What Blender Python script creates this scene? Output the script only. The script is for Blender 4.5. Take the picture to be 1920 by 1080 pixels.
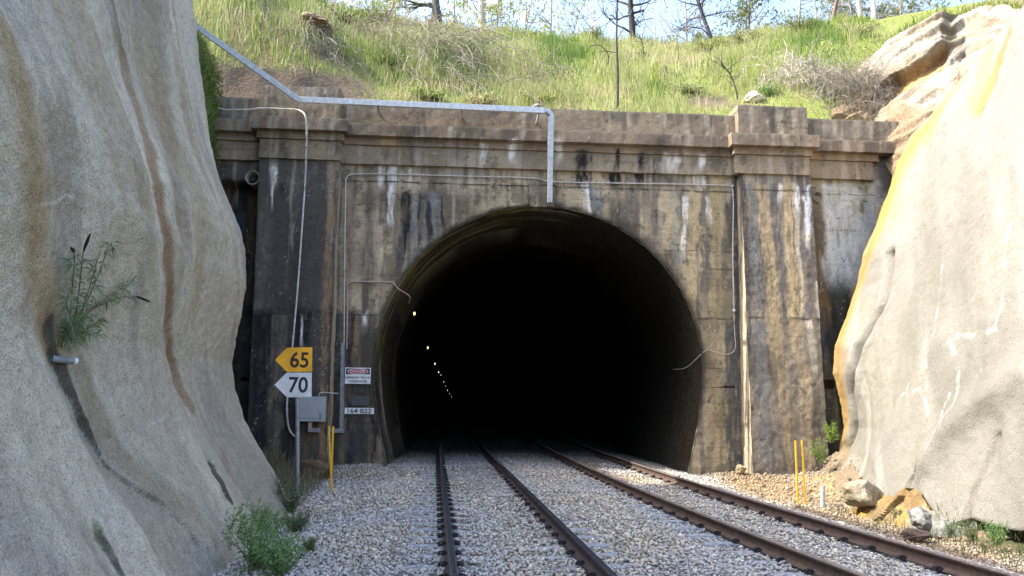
import bpy, bmesh, math, random
import numpy as np
from mathutils import Matrix, Vector

for o in list(bpy.data.objects):
    bpy.data.objects.remove(o)
C = bpy.context.scene
COL = C.collection
R = math.radians
rng = np.random.default_rng(7)
random.seed(7)

# ------------------------------------------------------------------ camera
FPX = 1450.0
def _cd(px, py): return np.array([(px - 960) / FPX, -(py - 540) / FPX, -1.0])
def nrm(v): return v / np.linalg.norm(v)
_d = nrm(_cd(863, 748)); _u = nrm(np.cross(_cd(1863, 748 + 12.8), _d)); _x = np.cross(_d, _u)
CAM = np.array([0, 0, 1.62])
cam = bpy.data.objects.new('camera', bpy.data.cameras.new('camera')); COL.objects.link(cam)
cam.data.sensor_width = 36; cam.data.lens = FPX / 1920 * 36
cam.data.clip_start = 0.05; cam.data.clip_end = 3000
cam.matrix_world = Matrix(((_x[0], _x[1], _x[2], CAM[0]), (_d[0], _d[1], _d[2], CAM[1]), (_u[0], _u[1], _u[2], CAM[2]), (0, 0, 0, 1)))
C.camera = cam

# ------------------------------------------------------------------ world, sun, exposure
SUN_EL, SUN_TOWARDS_NORTH = R(47), R(-2)      # sun stands left of the track, almost in line with the portal face
sdir = np.array([-math.cos(SUN_EL) * math.cos(SUN_TOWARDS_NORTH), math.cos(SUN_EL) * math.sin(SUN_TOWARDS_NORTH), math.sin(SUN_EL)])
w = bpy.data.worlds.new('World'); C.world = w; w.use_nodes = True
nt = w.node_tree; bg = nt.nodes['Background']
sky = nt.nodes.new('ShaderNodeTexSky'); sky.sky_type = 'NISHITA'; sky.sun_disc = False
sky.sun_elevation = SUN_EL; sky.sun_rotation = math.atan2(sdir[0], sdir[1]); sky.air_density = .8; sky.dust_density = 3.5; sky.ozone_density = 1.0
nt.links.new(sky.outputs[0], bg.inputs[0]); bg.inputs[1].default_value = 0.15
sun = bpy.data.objects.new('sun', bpy.data.lights.new('sun', 'SUN')); COL.objects.link(sun)
sun.data.energy = 2.0; sun.data.angle = R(0.5); sun.data.color = (1, .945, .85)
sun.rotation_euler = Vector(sdir).to_track_quat('Z', 'Y').to_euler()
C.view_settings.view_transform = 'Standard'; C.view_settings.look = 'None'
C.view_settings.exposure = 2.42; C.view_settings.gamma = 1.0
C.cycles.max_bounces = 6; C.cycles.diffuse_bounces = 4; C.cycles.glossy_bounces = 2; C.cycles.transparent_max_bounces = 4

# ------------------------------------------------------------------ pixel <-> world helpers (real planes)
def ray(px, py):
    c = _cd(px, py); return np.array([c @ _x, c @ _d, c @ _u])
def ony(px, py, Y):
    r = ray(px, py); return CAM + r * Y / r[1]
def onz(px, py, z):
    r = ray(px, py); return CAM + r * (z - CAM[2]) / r[2]
def proj(X, Y, Z):
    X, Y, Z = (np.asarray(a, float) for a in (X, Y, Z)); Z = Z - CAM[2]
    a = X * _x[0] + Y * _d[0] + Z * _u[0]; b = X * _x[1] + Y * _d[1] + Z * _u[1]; c = X * _x[2] + Y * _d[2] + Z * _u[2]
    return 960 - FPX * a / c, 540 + FPX * b / c

# ------------------------------------------------------------------ noise
def _h(ix, iy, iz, s):
    n = (ix.astype(np.int64) * 374761393 + iy.astype(np.int64) * 668265263 + iz.astype(np.int64) * 2147483647 + s * 974711) & 0xFFFFFFFF
    n = ((n ^ (n >> 13)) * 1274126177) & 0xFFFFFFFF
    n = ((n ^ (n >> 16)) * 2246822519) & 0xFFFFFFFF
    return ((n ^ (n >> 15)) & 0xFFFF) / 65535.0
def vn(x, y, z, s=0):
    x, y, z = np.broadcast_arrays(np.asarray(x, float), np.asarray(y, float), np.asarray(z, float))
    ix, iy, iz = np.floor(x), np.floor(y), np.floor(z)
    fx, fy, fz = x - ix, y - iy, z - iz
    fx, fy, fz = (f * f * (3 - 2 * f) for f in (fx, fy, fz))
    ix, iy, iz = ix.astype(np.int64), iy.astype(np.int64), iz.astype(np.int64)
    g = lambda a, b, c: _h(ix + a, iy + b, iz + c, s)
    l = lambda a, b, t: a + (b - a) * t
    return l(l(l(g(0,0,0), g(1,0,0), fx), l(g(0,1,0), g(1,1,0), fx), fy), l(l(g(0,0,1), g(1,0,1), fx), l(g(0,1,1), g(1,1,1), fx), fy), fz)
def fbm(x, y, z=0, o=4, s=0):
    t = 0; a = 1; n = 0
    for i in range(o):
        t = t + a * vn(np.asarray(x) * 2**i, np.asarray(y) * 2**i, np.asarray(z) * 2**i, s + i * 17); n += a; a *= .5
    return t / n
def ss(a, b, x):
    t = np.clip((np.asarray(x, float) - a) / (b - a), 0, 1); return t * t * (3 - 2 * t)
def lerp(a, b, t): return a + (b - a) * t

# ------------------------------------------------------------------ materials
def mat(name, col, rough=.8, metal=0, noise=None, bump=None, emit=None, spec=.5, depth_shade=None):
    m = bpy.data.materials.new(name); m.use_nodes = True; t = m.node_tree; b = t.nodes['Principled BSDF']
    b.inputs['Base Color'].default_value = (*col, 1); b.inputs['Roughness'].default_value = rough; b.inputs['Metallic'].default_value = metal
    b.inputs['Specular IOR Level'].default_value = spec
    if emit: b.inputs['Emission Color'].default_value = (*emit[0], 1); b.inputs['Emission Strength'].default_value = emit[1]
    co = t.nodes.new('ShaderNodeTexCoord')
    if noise:
        n = t.nodes.new('ShaderNodeTexNoise'); n.inputs['Scale'].default_value = noise[0]; n.inputs['Detail'].default_value = 5
        t.links.new(co.outputs['Object'], n.inputs['Vector'])
        r = t.nodes.new('ShaderNodeValToRGB'); r.color_ramp.elements[0].position = .35; r.color_ramp.elements[1].position = .68
        r.color_ramp.elements[0].color = (*[c * (1 - noise[1]) for c in col], 1); r.color_ramp.elements[1].color = (*(noise[2] if len(noise) > 2 else [min(1, c * (1 + noise[1])) for c in col]), 1)
        t.links.new(n.outputs[0], r.inputs[0]); t.links.new(r.outputs[0], b.inputs['Base Color'])
    if depth_shade:                                            # painted shade: colour darkens and shine drops into the tunnel
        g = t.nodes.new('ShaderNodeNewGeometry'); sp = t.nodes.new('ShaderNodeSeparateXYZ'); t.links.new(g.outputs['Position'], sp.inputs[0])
        mr = t.nodes.new('ShaderNodeMapRange'); mr.inputs[1].default_value = depth_shade[0]; mr.inputs[2].default_value = depth_shade[1]; mr.inputs[3].default_value = 0; mr.inputs[4].default_value = .96
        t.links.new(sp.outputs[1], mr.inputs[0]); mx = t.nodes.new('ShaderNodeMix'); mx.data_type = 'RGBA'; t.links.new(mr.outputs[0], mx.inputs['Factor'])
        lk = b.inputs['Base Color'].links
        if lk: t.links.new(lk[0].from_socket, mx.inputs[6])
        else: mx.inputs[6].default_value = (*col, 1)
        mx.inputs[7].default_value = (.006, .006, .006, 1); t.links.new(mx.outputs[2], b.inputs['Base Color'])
        m2 = t.nodes.new('ShaderNodeMapRange'); m2.inputs[1].default_value = depth_shade[0]; m2.inputs[2].default_value = depth_shade[1]; m2.inputs[3].default_value = metal; m2.inputs[4].default_value = 0
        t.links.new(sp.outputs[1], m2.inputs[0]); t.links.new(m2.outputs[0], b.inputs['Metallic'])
        m3 = t.nodes.new('ShaderNodeMapRange'); m3.inputs[1].default_value = depth_shade[0]; m3.inputs[2].default_value = depth_shade[1]; m3.inputs[3].default_value = spec; m3.inputs[4].default_value = .05
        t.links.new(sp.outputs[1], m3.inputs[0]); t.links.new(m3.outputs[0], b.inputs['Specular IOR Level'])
    if bump:
        n = t.nodes.new('ShaderNodeTexNoise'); n.inputs['Scale'].default_value = bump[0]; n.inputs['Detail'].default_value = 6
        t.links.new(co.outputs['Object'], n.inputs['Vector'])
        u = t.nodes.new('ShaderNodeBump'); u.inputs['Strength'].default_value = bump[1]; u.inputs['Distance'].default_value = bump[2]
        t.links.new(n.outputs[0], u.inputs['Height']); t.links.new(u.outputs[0], b.inputs['Normal'])
    return m
def vmat(name, rough=.9, fine=(40, .35), bumps=((18, .5, .03), (90, .5, .008)), speck=None, spec=.3, transl=0):
    m = bpy.data.materials.new(name); m.use_nodes = True; t = m.node_tree; b = t.nodes['Principled BSDF']
    b.inputs['Roughness'].default_value = rough; b.inputs['Specular IOR Level'].default_value = spec
    a = t.nodes.new('ShaderNodeAttribute'); a.attribute_name = 'Col'; out = a.outputs['Color']
    co = t.nodes.new('ShaderNodeTexCoord')
    def noise(sc, det=4):
        n = t.nodes.new('ShaderNodeTexNoise'); n.inputs['Scale'].default_value = sc; n.inputs['Detail'].default_value = det
        t.links.new(co.outputs['Object'], n.inputs['Vector']); return n.outputs[0]
    def mul(col, fac_out, lo, hi, p0, p1):
        mr = t.nodes.new('ShaderNodeMapRange'); mr.inputs[1].default_value = p0; mr.inputs[2].default_value = p1; mr.inputs[3].default_value = lo; mr.inputs[4].default_value = hi
        t.links.new(fac_out, mr.inputs[0])
        vmn = t.nodes.new('ShaderNodeVectorMath'); vmn.operation = 'SCALE'
        t.links.new(col, vmn.inputs[0]); t.links.new(mr.outputs[0], vmn.inputs['Scale']); return vmn.outputs[0]
    if fine: out = mul(out, noise(fine[0]), 1 - fine[1], 1 + fine[1], .3, .7)
    if speck: out = mul(out, noise(speck[0], 2), speck[1], 1, speck[2], speck[3])
    t.links.new(out, b.inputs['Base Color'])
    prev = None
    for sc, st, di in bumps:
        u = t.nodes.new('ShaderNodeBump'); u.inputs['Strength'].default_value = st; u.inputs['Distance'].default_value = di
        t.links.new(noise(sc, 5), u.inputs['Height'])
        if prev: t.links.new(prev, u.inputs['Normal'])
        prev = u.outputs[0]
    if prev: t.links.new(prev, b.inputs['Normal'])
    if transl:
        tr = t.nodes.new('ShaderNodeBsdfTranslucent'); mx = t.nodes.new('ShaderNodeMixShader'); mx.inputs[0].default_value = transl
        t.links.new(out, tr.inputs[0]); t.links.new(b.outputs[0], mx.inputs[1]); t.links.new(tr.outputs[0], mx.inputs[2])
        t.links.new(mx.outputs[0], t.nodes['Material Output'].inputs[0])
    return m
M = dict(
    shot=vmat('shotcrete', .95, (60, .26), ((9, .5, .05), (38, .9, .028), (110, .8, .010)), (46, .60, .34, .45)),
    shot_lit=vmat('shotcrete pale', .95, (50, .16), ((7, .5, .06), (34, .8, .026), (90, .8, .012)), (42, .7, .33, .43)),
    conc=vmat('weathered concrete', .9, (26, .25), ((6, .3, .04), (30, .5, .015), (120, .5, .005))),
    bore=vmat('sooty shaded lining', 1.0, (14, .5), ((6, .8, .10), (30, .9, .03)), None, .04),
    earth=vmat('earth', .95, (20, .35), ((10, .7, .06), (60, .7, .02))),
    rock=vmat('sandstone', .9, (14, .25), ((7, .7, .08), (40, .7, .02))),
    stone=vmat('ballast stone', .85, (60, .15), ((70, .4, .004),)),
    leaf=vmat('blades and leaves', .6, None, (), None, .35, .45),
    twig=vmat('bark and twigs', .9, (30, .3), ((40, .5, .01),)),
    sleeper=mat('sleeper concrete', (.25, .265, .28), .9, 0, (14, .45), (60, .6, .008), depth_shade=(19, 27)),
    rustrail=mat('rusty rail', (.085, .055, .042), .75, 0, (14, .35), (80, .3, .003), depth_shade=(21, 32)),
    purplerail=mat('dark rail', (.06, .042, .043), .7, 0, (14, .3), (80, .3, .003), depth_shade=(21, 32)),
    railtop=mat('polished rail head', (.30, .33, .38), .25, .9, (25, .2), depth_shade=(19, 30)),
    railtopr=mat('brown rail head', (.25, .20, .17), .5, .55, (20, .25), depth_shade=(21, 32)),
    clip=mat('black iron clip', (.022, .021, .022), .75, .2, (40, .3)),
    galv=mat('galvanised steel', (.46, .48, .48), .5, .35, (12, .2), (40, .1, .003)),
    pvc=mat('white conduit', (.50, .47, .42), .6, 0, (9, .25)),
    copper=mat('pinkish conduit', (.42, .30, .25), .6, 0, (9, .25)),
    greyc=mat('grey conduit', (.20, .22, .23), .6, 0, (9, .25)),
    greybox=mat('grey enamel box', (.36, .38, .38), .5, 0, (5, .08)),
    steelp=mat('grey steel post', (.26, .26, .27), .55, .3, (8, .2)),
    yellow=mat('yellow stake', (.80, .44, .015), .55, 0, (15, .15)),
    amber=mat('amber sign face', (.90, .42, .014), .5, 0, (5, .16)),
    white=mat('white sign face', (.74, .73, .70), .5, 0, (5, .14)),
    ink=mat('dark lettering', (.035, .015, .014), .5),
    black=mat('black paint', (.02, .02, .022), .5),
    red=mat('red paint', (.42, .03, .05), .5),
    dull=mat('dull plate', (.07, .07, .07), .7, 0, (20, .3)),
    lamp=mat('lit lamp', (.9, .9, .8), .5, emit=((1, .82, .28), .5)),
    lampw=mat('lit white lamp', (.9, .9, .9), .5, emit=((1, .90, .66), .36)),
    pipec=mat('clay pipe', (.26, .23, .18), .9, 0, (12, .3), (30, .4, .01)),
    pipedark=mat('pipe inside', (.05, .045, .035), .9, 0, (12, .3)),
)

# ------------------------------------------------------------------ mesh helpers
def mesh(name, V, F, cols=None, smooth=False, mi=None):
    V = np.asarray(V, np.float32); me = bpy.data.meshes.new(name)
    if isinstance(F, np.ndarray):
        k = F.shape[1]; me.vertices.add(len(V)); me.vertices.foreach_set('co', V.ravel())
        me.loops.add(F.size); me.loops.foreach_set('vertex_index', F.astype(np.int32).ravel())
        me.polygons.add(len(F)); me.polygons.foreach_set('loop_start', np.arange(0, F.size, k, dtype=np.int32))
        try: me.polygons.foreach_set('loop_total', np.full(len(F), k, np.int32))
        except Exception: pass
    else:
        me.from_pydata([tuple(v) for v in V], [], [tuple(f) for f in F])
    if smooth: me.polygons.foreach_set('use_smooth', np.ones(len(me.polygons), bool))
    if mi is not None: me.polygons.foreach_set('material_index', np.asarray(mi, np.int32))
    me.update(calc_edges=True); me.validate()
    if cols is not None:
        at = me.color_attributes.new('Col', 'FLOAT_COLOR', 'POINT')
        c4 = np.ones((len(V), 4), np.float32); c4[:, :3] = np.clip(cols, 0, 1); at.data.foreach_set('color', c4.ravel())
    return me
def link(name, me, m, parent=None):
    o = bpy.data.objects.new(name, me); COL.objects.link(o)
    for mm in (m if isinstance(m, (list, tuple)) else [m]):
        if mm: me.materials.append(mm)
    if parent is not None:
        o.parent = parent
        p = parent; off = Vector(p.location)
        while p.parent: p = p.parent; off += Vector(p.location) + Vector(parent.matrix_parent_inverse.translation)
        o.matrix_parent_inverse = Matrix.Translation(-off) if parent.type == 'EMPTY' else Matrix.Identity(4)
    return o
def tag(o, label, cat, group=None):
    o['label'] = label; o['category'] = cat
    if group: o['group'] = group
    return o
def thing(name, label, cat, loc, group=None):
    o = bpy.data.objects.new(name, None); COL.objects.link(o); o.location = loc; o.empty_display_size = .1
    return tag(o, label, cat, group)
def struct(o, kind='structure', label=None):
    o['kind'] = kind
    return o
def grid(nu, nv, off=0):
    i, j = np.meshgrid(np.arange(nu - 1), np.arange(nv - 1), indexing='ij'); a = (i * nv + j).ravel() + off
    return np.stack([a, a + nv, a + nv + 1, a + 1], 1)
def jit(V, amp, sc, s=3):
    x, y, z = V.T * sc
    return V + amp * 2 * np.stack([fbm(x, y, z, 3, s) - .5, fbm(x, y, z, 3, s + 50) - .5, fbm(x, y, z, 3, s + 90) - .5], 1)
def gbox(f, nu, nv, nw):
    """gridded box faces; f maps unit coords (u,v,w arrays) to xyz. u right, v depth, w up."""
    Vs, Fs, off = [], [], 0
    def face(a, b, fn):
        nonlocal off
        i, j = np.meshgrid(np.linspace(0, 1, a), np.linspace(0, 1, b), indexing='ij')
        Vs.append(fn(i.ravel(), j.ravel())); Fs.append(grid(a, b, off)); off += a * b
    o_, l_ = np.zeros_like, np.ones_like
    face(nu, nw, lambda i, j: f(i, o_(i), j)); face(nu, nw, lambda i, j: f(1 - i, l_(i), j))
    face(nv, nw, lambda i, j: f(o_(i), 1 - i, j)); face(nv, nw, lambda i, j: f(l_(i), i, j))
    face(nu, nv, lambda i, j: f(i, j, l_(i))); face(nu, nv, lambda i, j: f(i, 1 - j, o_(i)))
    return np.concatenate(Vs), np.concatenate(Fs)
def boxmb(bm, x0, x1, y0, y1, z0, z1, rot=None):
    vs = [bm.verts.new(p) for p in [(x0,y0,z0),(x1,y0,z0),(x1,y1,z0),(x0,y1,z0),(x0,y0,z1),(x1,y0,z1),(x1,y1,z1),(x0,y1,z1)]]
    for q in ((0,3,2,1),(4,5,6,7),(0,1,5,4),(1,2,6,5),(2,3,7,6),(3,0,4,7)): bm.faces.new([vs[k] for k in q])
    return vs
def bmesh_obj(name, bm, m, parent=None, bevel=0, smooth=False):
    if bevel: bmesh.ops.bevel(bm, geom=bm.edges[:], offset=bevel, segments=2, affect='EDGES', profile=.6)
    bmesh.ops.recalc_face_normals(bm, faces=bm.faces[:])
    me = bpy.data.meshes.new(name); bm.to_mesh(me); bm.free()
    if smooth: me.polygons.foreach_set('use_smooth', np.ones(len(me.polygons), bool))
    return link(name, me, m, parent)
def tubes(polys, sides=4):
    """polys: list of (pts Nx3, radii N) -> verts, faces"""
    Vs, Fs, Rs, off = [], [], [], 0
    ang = np.arange(sides) * 2 * math.pi / sides
    for k, (P, r) in enumerate(polys):
        P = np.asarray(P, float); n = len(P); r = np.broadcast_to(np.asarray(r, float), (n,))
        T = np.gradient(P, axis=0); T /= np.linalg.norm(T, axis=1, keepdims=True) + 1e-9
        ref = np.array([0, 0, 1.]) if abs(T[:, 2]).mean() < .9 else np.array([1., 0, 0])
        A = np.cross(T, ref); A /= np.linalg.norm(A, axis=1, keepdims=True) + 1e-9; B = np.cross(T, A)
        V = P[:, None] + r[:, None, None] * (np.cos(ang)[None, :, None] * A[:, None] + np.sin(ang)[None, :, None] * B[:, None])
        Vs.append(V.reshape(-1, 3)); Rs.append(np.full(n * sides, k))
        i, j = np.meshgrid(np.arange(n - 1), np.arange(sides), indexing='ij'); a = off + i * sides + j; b = off + i * sides + (j + 1) % sides
        Fs.append(np.stack([a, b, b + sides, a + sides], -1).reshape(-1, 4))
        Fs.append(np.array([[off + (0 if sides == 3 else 0), off + 1, off + 2, off + (3 if sides > 3 else 2)]])[:0].reshape(-1, 4))
        off += n * sides
    return np.concatenate(Vs), np.concatenate(Fs), np.concatenate(Rs)
def smoothline(P, n):
    """Catmull-Rom through points"""
    P = np.asarray(P, float); Q = np.vstack([2 * P[0] - P[1], P, 2 * P[-1] - P[-2]])
    t = np.linspace(0, len(P) - 1 - 1e-9, n); k = t.astype(int); u = (t - k)[:, None]
    a, b, c, d = Q[k], Q[k + 1], Q[k + 2], Q[k + 3]
    return .5 * (2 * b + (c - a) * u + (2 * a - 5 * b + 4 * c - d) * u**2 + (3 * b - a - 3 * c + d) * u**3)
def pdist(X, Y, P):
    """distance of points to a polyline and how far along it (0..1)"""
    P = np.asarray(P, float); D = np.full(X.shape, 1e9); Tm = np.zeros(X.shape); n = len(P) - 1
    for k in range(n):
        a, b = P[k], P[k + 1]; e = b - a; L = e @ e + 1e-12
        t = np.clip(((X - a[0]) * e[0] + (Y - a[1]) * e[1]) / L, 0, 1)
        d = np.hypot(X - a[0] - t * e[0], Y - a[1] - t * e[1]); m_ = d < D
        D = np.where(m_, d, D); Tm = np.where(m_, (k + t) / n, Tm)
    return D, Tm
def mixc(c, col, a): return c + (np.asarray(col) - c) * np.asarray(a)[..., None]

# ================================================================== TRACK GEOMETRY
YP = 21.5                                  # portal face
def c1(y): y = np.asarray(y, float); return np.where(y < 28, .985 - .0335 * y, .047 - .16 * (1 - np.exp(-(y - 28) / 5)))
_t2 = np.polyfit([7.5, 11, 15, 19.5, 24], [4.66, 4.36, 4.12, 3.95, 3.86], 2)
def c2(y): y = np.asarray(y, float); return np.where(y < 24, np.polyval(_t2, np.minimum(y, 24)), 3.83 - .01 * (y - 24))
def ground(x, y):
    x, y = np.broadcast_arrays(np.asarray(x, float), np.asarray(y, float))
    a, b = c1(y), c2(y)
    z = np.full(x.shape, -.215)
    z = z + .035 * np.exp(-((x - (a + b) / 2) / .7)**2)
    z = z - .17 * ss(1.35, 3.4, a - x)                                           # left shoulder
    z = z - .42 * ss(1.35, 2.9, x - b) * (1 - .55 * ss(17, 20.5, y))             # right shoulder into the ditch
    z = z + .35 * ss(8.6, 9.8, x) * ss(22, 19, y)                 # bank under the right wall
    z = z + .17 * ss(18.5, 21.2, y) * ss(-1.7, -2.5, x) * ss(23, 22, y)          # heap at the left jamb
    z = z + .10 * ss(19, 21.2, y) * ss(6.2, 7.2, x) * ss(10, 9, x)
    z = z + .07 * (fbm(x * .9, y * .9, 0, 3, 5) - .5)
    return z
nx, ny = 200, 260
gx, gy = np.meshgrid(np.linspace(-9, 13, nx), np.linspace(-8, 30, ny), indexing='ij')
gx, gy = gx.ravel(), gy.ravel(); gz = ground(gx, gy)
gz = gz - .05 * ss(21.4, 21.7, gy)
gc = mixc(np.full((gx.size, 3), .16) * [1, .97, .9], (.2, .14, .07), ss(.45, .65, fbm(gx * .7, gy * .7, 3)))
gc = mixc(gc, (.27, .19, .09), ss(6.4, 7.2, gx) * ss(17, 18.5, gy) * .9)
gc = mixc(gc, (.13, .12, .11), ss(7, 7.8, gx) * ss(17.5, 16, gy) * .7); gc = mixc(gc, (.004, .004, .004), ss(23, 30, gy))  # ground blackens into the tunnel as painted shade
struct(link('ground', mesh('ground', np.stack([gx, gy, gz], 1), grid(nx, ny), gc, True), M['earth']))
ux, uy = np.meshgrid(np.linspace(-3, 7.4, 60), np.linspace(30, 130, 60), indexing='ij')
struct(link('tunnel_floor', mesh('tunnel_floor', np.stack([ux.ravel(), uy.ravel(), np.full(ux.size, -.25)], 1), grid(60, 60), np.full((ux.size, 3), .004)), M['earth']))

# ---- rails
prof = [(-.073, -.17), (.073, -.17), (.073, -.16), (.02, -.142), (.0085, -.125), (.0085, -.055), (.018, -.043), (.0355, -.036), (.0355, -.012), (.028, -.002), (.012, 0),
        (-.012, 0), (-.028, -.002), (-.0355, -.012), (-.0355, -.036), (-.018, -.043), (-.0085, -.055), (-.0085, -.125), (-.02, -.142), (-.073, -.16)]
prof = np.array(prof)
def rail(off, cf, mats, label):
    ys = np.concatenate([np.arange(-6, 40, .5), np.arange(40, 125, 2.5)]); xs = cf(ys) + off
    n, k = len(ys), len(prof)
    V = np.stack([xs[:, None] + prof[None, :, 0], np.repeat(ys[:, None], k, 1), np.repeat(prof[None, :, 1], n, 0)], -1).reshape(-1, 3)
    i, j = np.meshgrid(np.arange(n - 1), np.arange(k), indexing='ij'); a = i * k + j; b = i * k + (j + 1) % k
    F = np.stack([a, b, b + k, a + k], -1).reshape(-1, 4)
    mi = np.isin(j.ravel(), [8, 9, 10, 11, 12]).astype(int)
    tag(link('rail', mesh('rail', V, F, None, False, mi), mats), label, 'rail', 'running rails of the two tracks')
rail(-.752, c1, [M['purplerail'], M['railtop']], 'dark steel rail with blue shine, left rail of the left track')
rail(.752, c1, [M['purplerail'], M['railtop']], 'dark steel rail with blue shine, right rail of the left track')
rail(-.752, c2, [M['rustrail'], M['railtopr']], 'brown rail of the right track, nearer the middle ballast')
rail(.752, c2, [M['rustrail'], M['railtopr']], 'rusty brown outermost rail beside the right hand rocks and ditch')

# ---- sleepers with clips
bm = bmesh.new()
L = 1.27
sec = [(-.14, -.19), (.14, -.19), (.115, 0), (-.115, 0)]
xs = [-L, -.95, -.45, .45, .95, L]; dz = [0, 0, -.035, -.035, 0, 0]; rows = []
for X, d_ in zip(xs, dz): rows.append([bm.verts.new((X, y, z + (d_ if z == 0 else 0))) for y, z in sec])
for a, b in zip(rows, rows[1:]):
    for k in range(4): bm.faces.new((a[k], a[(k + 1) % 4], b[(k + 1) % 4], b[k]))
bm.faces.new(rows[0]); bm.faces.new(rows[-1][::-1])
bmesh.ops.bevel(bm, geom=bm.edges[:], offset=.012, segments=2, affect='EDGES'); bmesh.ops.recalc_face_normals(bm, faces=bm.faces[:])
sl_me = bpy.data.meshes.new('sleeper'); bm.to_mesh(sl_me); bm.free(); sl_me.materials.append(M['sleeper'])
def clip_mesh():
    bm = bmesh.new()
    boxmb(bm, -.02, .055, -.055, .055, 0, .02)                      # shoulder
    boxmb(bm, -.055, .0, -.045, -.018, .012, .04); boxmb(bm, -.055, .0, .018, .045, .012, .04)
    bmesh.ops.bevel(bm, geom=bm.edges[:], offset=.006, segments=2, affect='EDGES')
    V, F, _ = tubes([(smoothline([(.03, -.05, .03), (-.03, -.055, .045), (-.055, -.01, .035), (-.02, .02, .05), (.04, .0, .04), (.05, .05, .03)], 16), .011)], 6)
    vs = [bm.verts.new(v) for v in V]
    for f in F: bm.faces.new([vs[k] for k in f])
    bmesh.ops.recalc_face_normals(bm, faces=bm.faces[:])
    me = bpy.data.meshes.new('rail_clip'); bm.to_mesh(me); bm.free(); me.materials.append(M['clip']); return me
cl_me = clip_mesh()
def sleepers(cf, y0, y1, label, group):
    y = y0
    while y < y1:
        s = bpy.data.objects.new('sleeper', sl_me); COL.objects.link(s)
        ang = math.atan(float(cf(y + .5) - cf(y - .5)))
        s.location = (float(cf(y)), y + random.uniform(-.015, .015), -.172); s.rotation_euler = (0, 0, -ang)
        tag(s, label, 'sleeper', group)
        for rx in (-.752, .752):
            for sg in (-1, 1):
                c = bpy.data.objects.new('rail_clip', cl_me); COL.objects.link(c); c.parent = s
                c.scale = (.85, .82, .85); c.location = (rx + sg * .092, 0, .006); c.rotation_euler = (0, 0, 0 if sg > 0 else math.pi)
        y += .6
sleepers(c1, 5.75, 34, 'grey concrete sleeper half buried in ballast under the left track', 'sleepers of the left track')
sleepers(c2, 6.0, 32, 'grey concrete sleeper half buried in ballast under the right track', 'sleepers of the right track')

# ---- ballast
def hull(npts, seed):
    r = np.random.default_rng(seed); bm = bmesh.new()
    P = r.normal(size=(npts, 3)); P /= np.linalg.norm(P, axis=1, keepdims=True); P *= r.uniform(.75, 1.1, (npts, 1)) * r.uniform(.7, 1.15, (1, 3)) * [1, .85, .62]
    for p in P: bm.verts.new(p)
    bmesh.ops.convex_hull(bm, input=bm.verts[:]); bmesh.ops.triangulate(bm, faces=bm.faces[:])
    for v in [v for v in bm.verts if not v.link_faces]: bm.verts.remove(v)
    bm.verts.index_update(); V = np.array([v.co[:] for v in bm.verts]); F = np.array([[v.index for v in f.verts] for f in bm.faces]); bm.free(); return V, F
protos = [hull(11, s) for s in range(16)]
def rotm(n):
    q = rng.normal(size=(n, 4)); q /= np.linalg.norm(q, axis=1, keepdims=True); a, b, c, d = q.T
    return np.stack([1-2*(c*c+d*d), 2*(b*c-a*d), 2*(b*d+a*c), 2*(b*c+a*d), 1-2*(b*b+d*d), 2*(c*d-a*b), 2*(b*d-a*c), 2*(c*d+a*b), 1-2*(b*b+c*c)], 1).reshape(-1, 3, 3)
def zgrid(x0, x1, y0, y1, sp):
    a, b = np.meshgrid(np.arange(x0, x1, sp), np.arange(y0, y1, sp), indexing='ij')
    return a.ravel() + rng.uniform(-.5, .5, a.size) * sp, b.ravel() + rng.uniform(-.5, .5, a.size) * sp
def stones(name, X, Y, Z, S, colr):
    which = rng.integers(0, len(protos), len(X)); Vs, Fs, Cs, off = [], [], [], 0
    for k, (PV, PF) in enumerate(protos):
        m_ = which == k; n = m_.sum()
        if not n: continue
        V = np.einsum('nij,vj->nvi', rotm(n), PV); V[:, :, 2] *= .8
        V = V * S[m_][:, None, None] + np.stack([X[m_], Y[m_], Z[m_]], 1)[:, None]
        Vs.append(V.reshape(-1, 3)); Fs.append((PF[None] + off + (np.arange(n) * len(PV))[:, None, None]).reshape(-1, 3)); Cs.append(np.repeat(colr[m_], len(PV), 0)); off += n * len(PV)
    return link(name, mesh(name, np.concatenate(Vs), np.concatenate(Fs), np.concatenate(Cs)), M['stone'])
def stonecol(n):
    pal = np.array([(.37, .35, .33), (.54, .51, .47), (.45, .38, .29), (.15, .145, .14), (.33, .34, .36), (.66, .63, .58), (.24, .22, .20), (.40, .31, .23)])
    c = pal[rng.choice(len(pal), n, p=[.28, .17, .10, .10, .20, .05, .07, .03])]
    c = c + (np.array([.37, .365, .355]) - c) * .30
    return c * rng.uniform(.72, 1.2, (n, 1)) * [1.15, 1.10, .98]
Xs, Ys = [], []
for y0, y1, sp in ((5.5, 9, .045), (9, 13, .051), (13, 18, .06), (18, 25, .07), (25, 36, .1)):
    a, b = zgrid(-4.2, 9.9, y0, y1, sp); Xs.append(a); Ys.append(b)
X = np.concatenate(Xs); Y = np.concatenate(Ys)
px, py = proj(X, Y, np.full(X.shape, -.2)); keep = (px > -60) & (px < 1990) & (py < 1130)
d1, d2 = X - c1(Y), X - c2(Y)
for d_ in (d1, d2):
    keep &= ~((np.abs(np.abs(d_) - .752) < .085))
ph1 = np.abs(((Y - 5.75) / .6 + .5) % 1 - .5) * .6; ph2 = np.abs(((Y - 6.0) / .6 + .5) % 1 - .5) * .6
cover = vn(X * 1.3, Y * .4, 0, 9)
for d_, ph in ((d1, ph1), (d2, ph2)):
    ad = np.abs(d_)
    on = (ad < 1.27) & (ph < .125)
    nearrail = (ad > .38) & (ad < 1.24)
    keep &= ~(on & nearrail & (rng.random(X.size) > .20 + .25 * (cover > .55)))
right = X > 6.9
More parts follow.
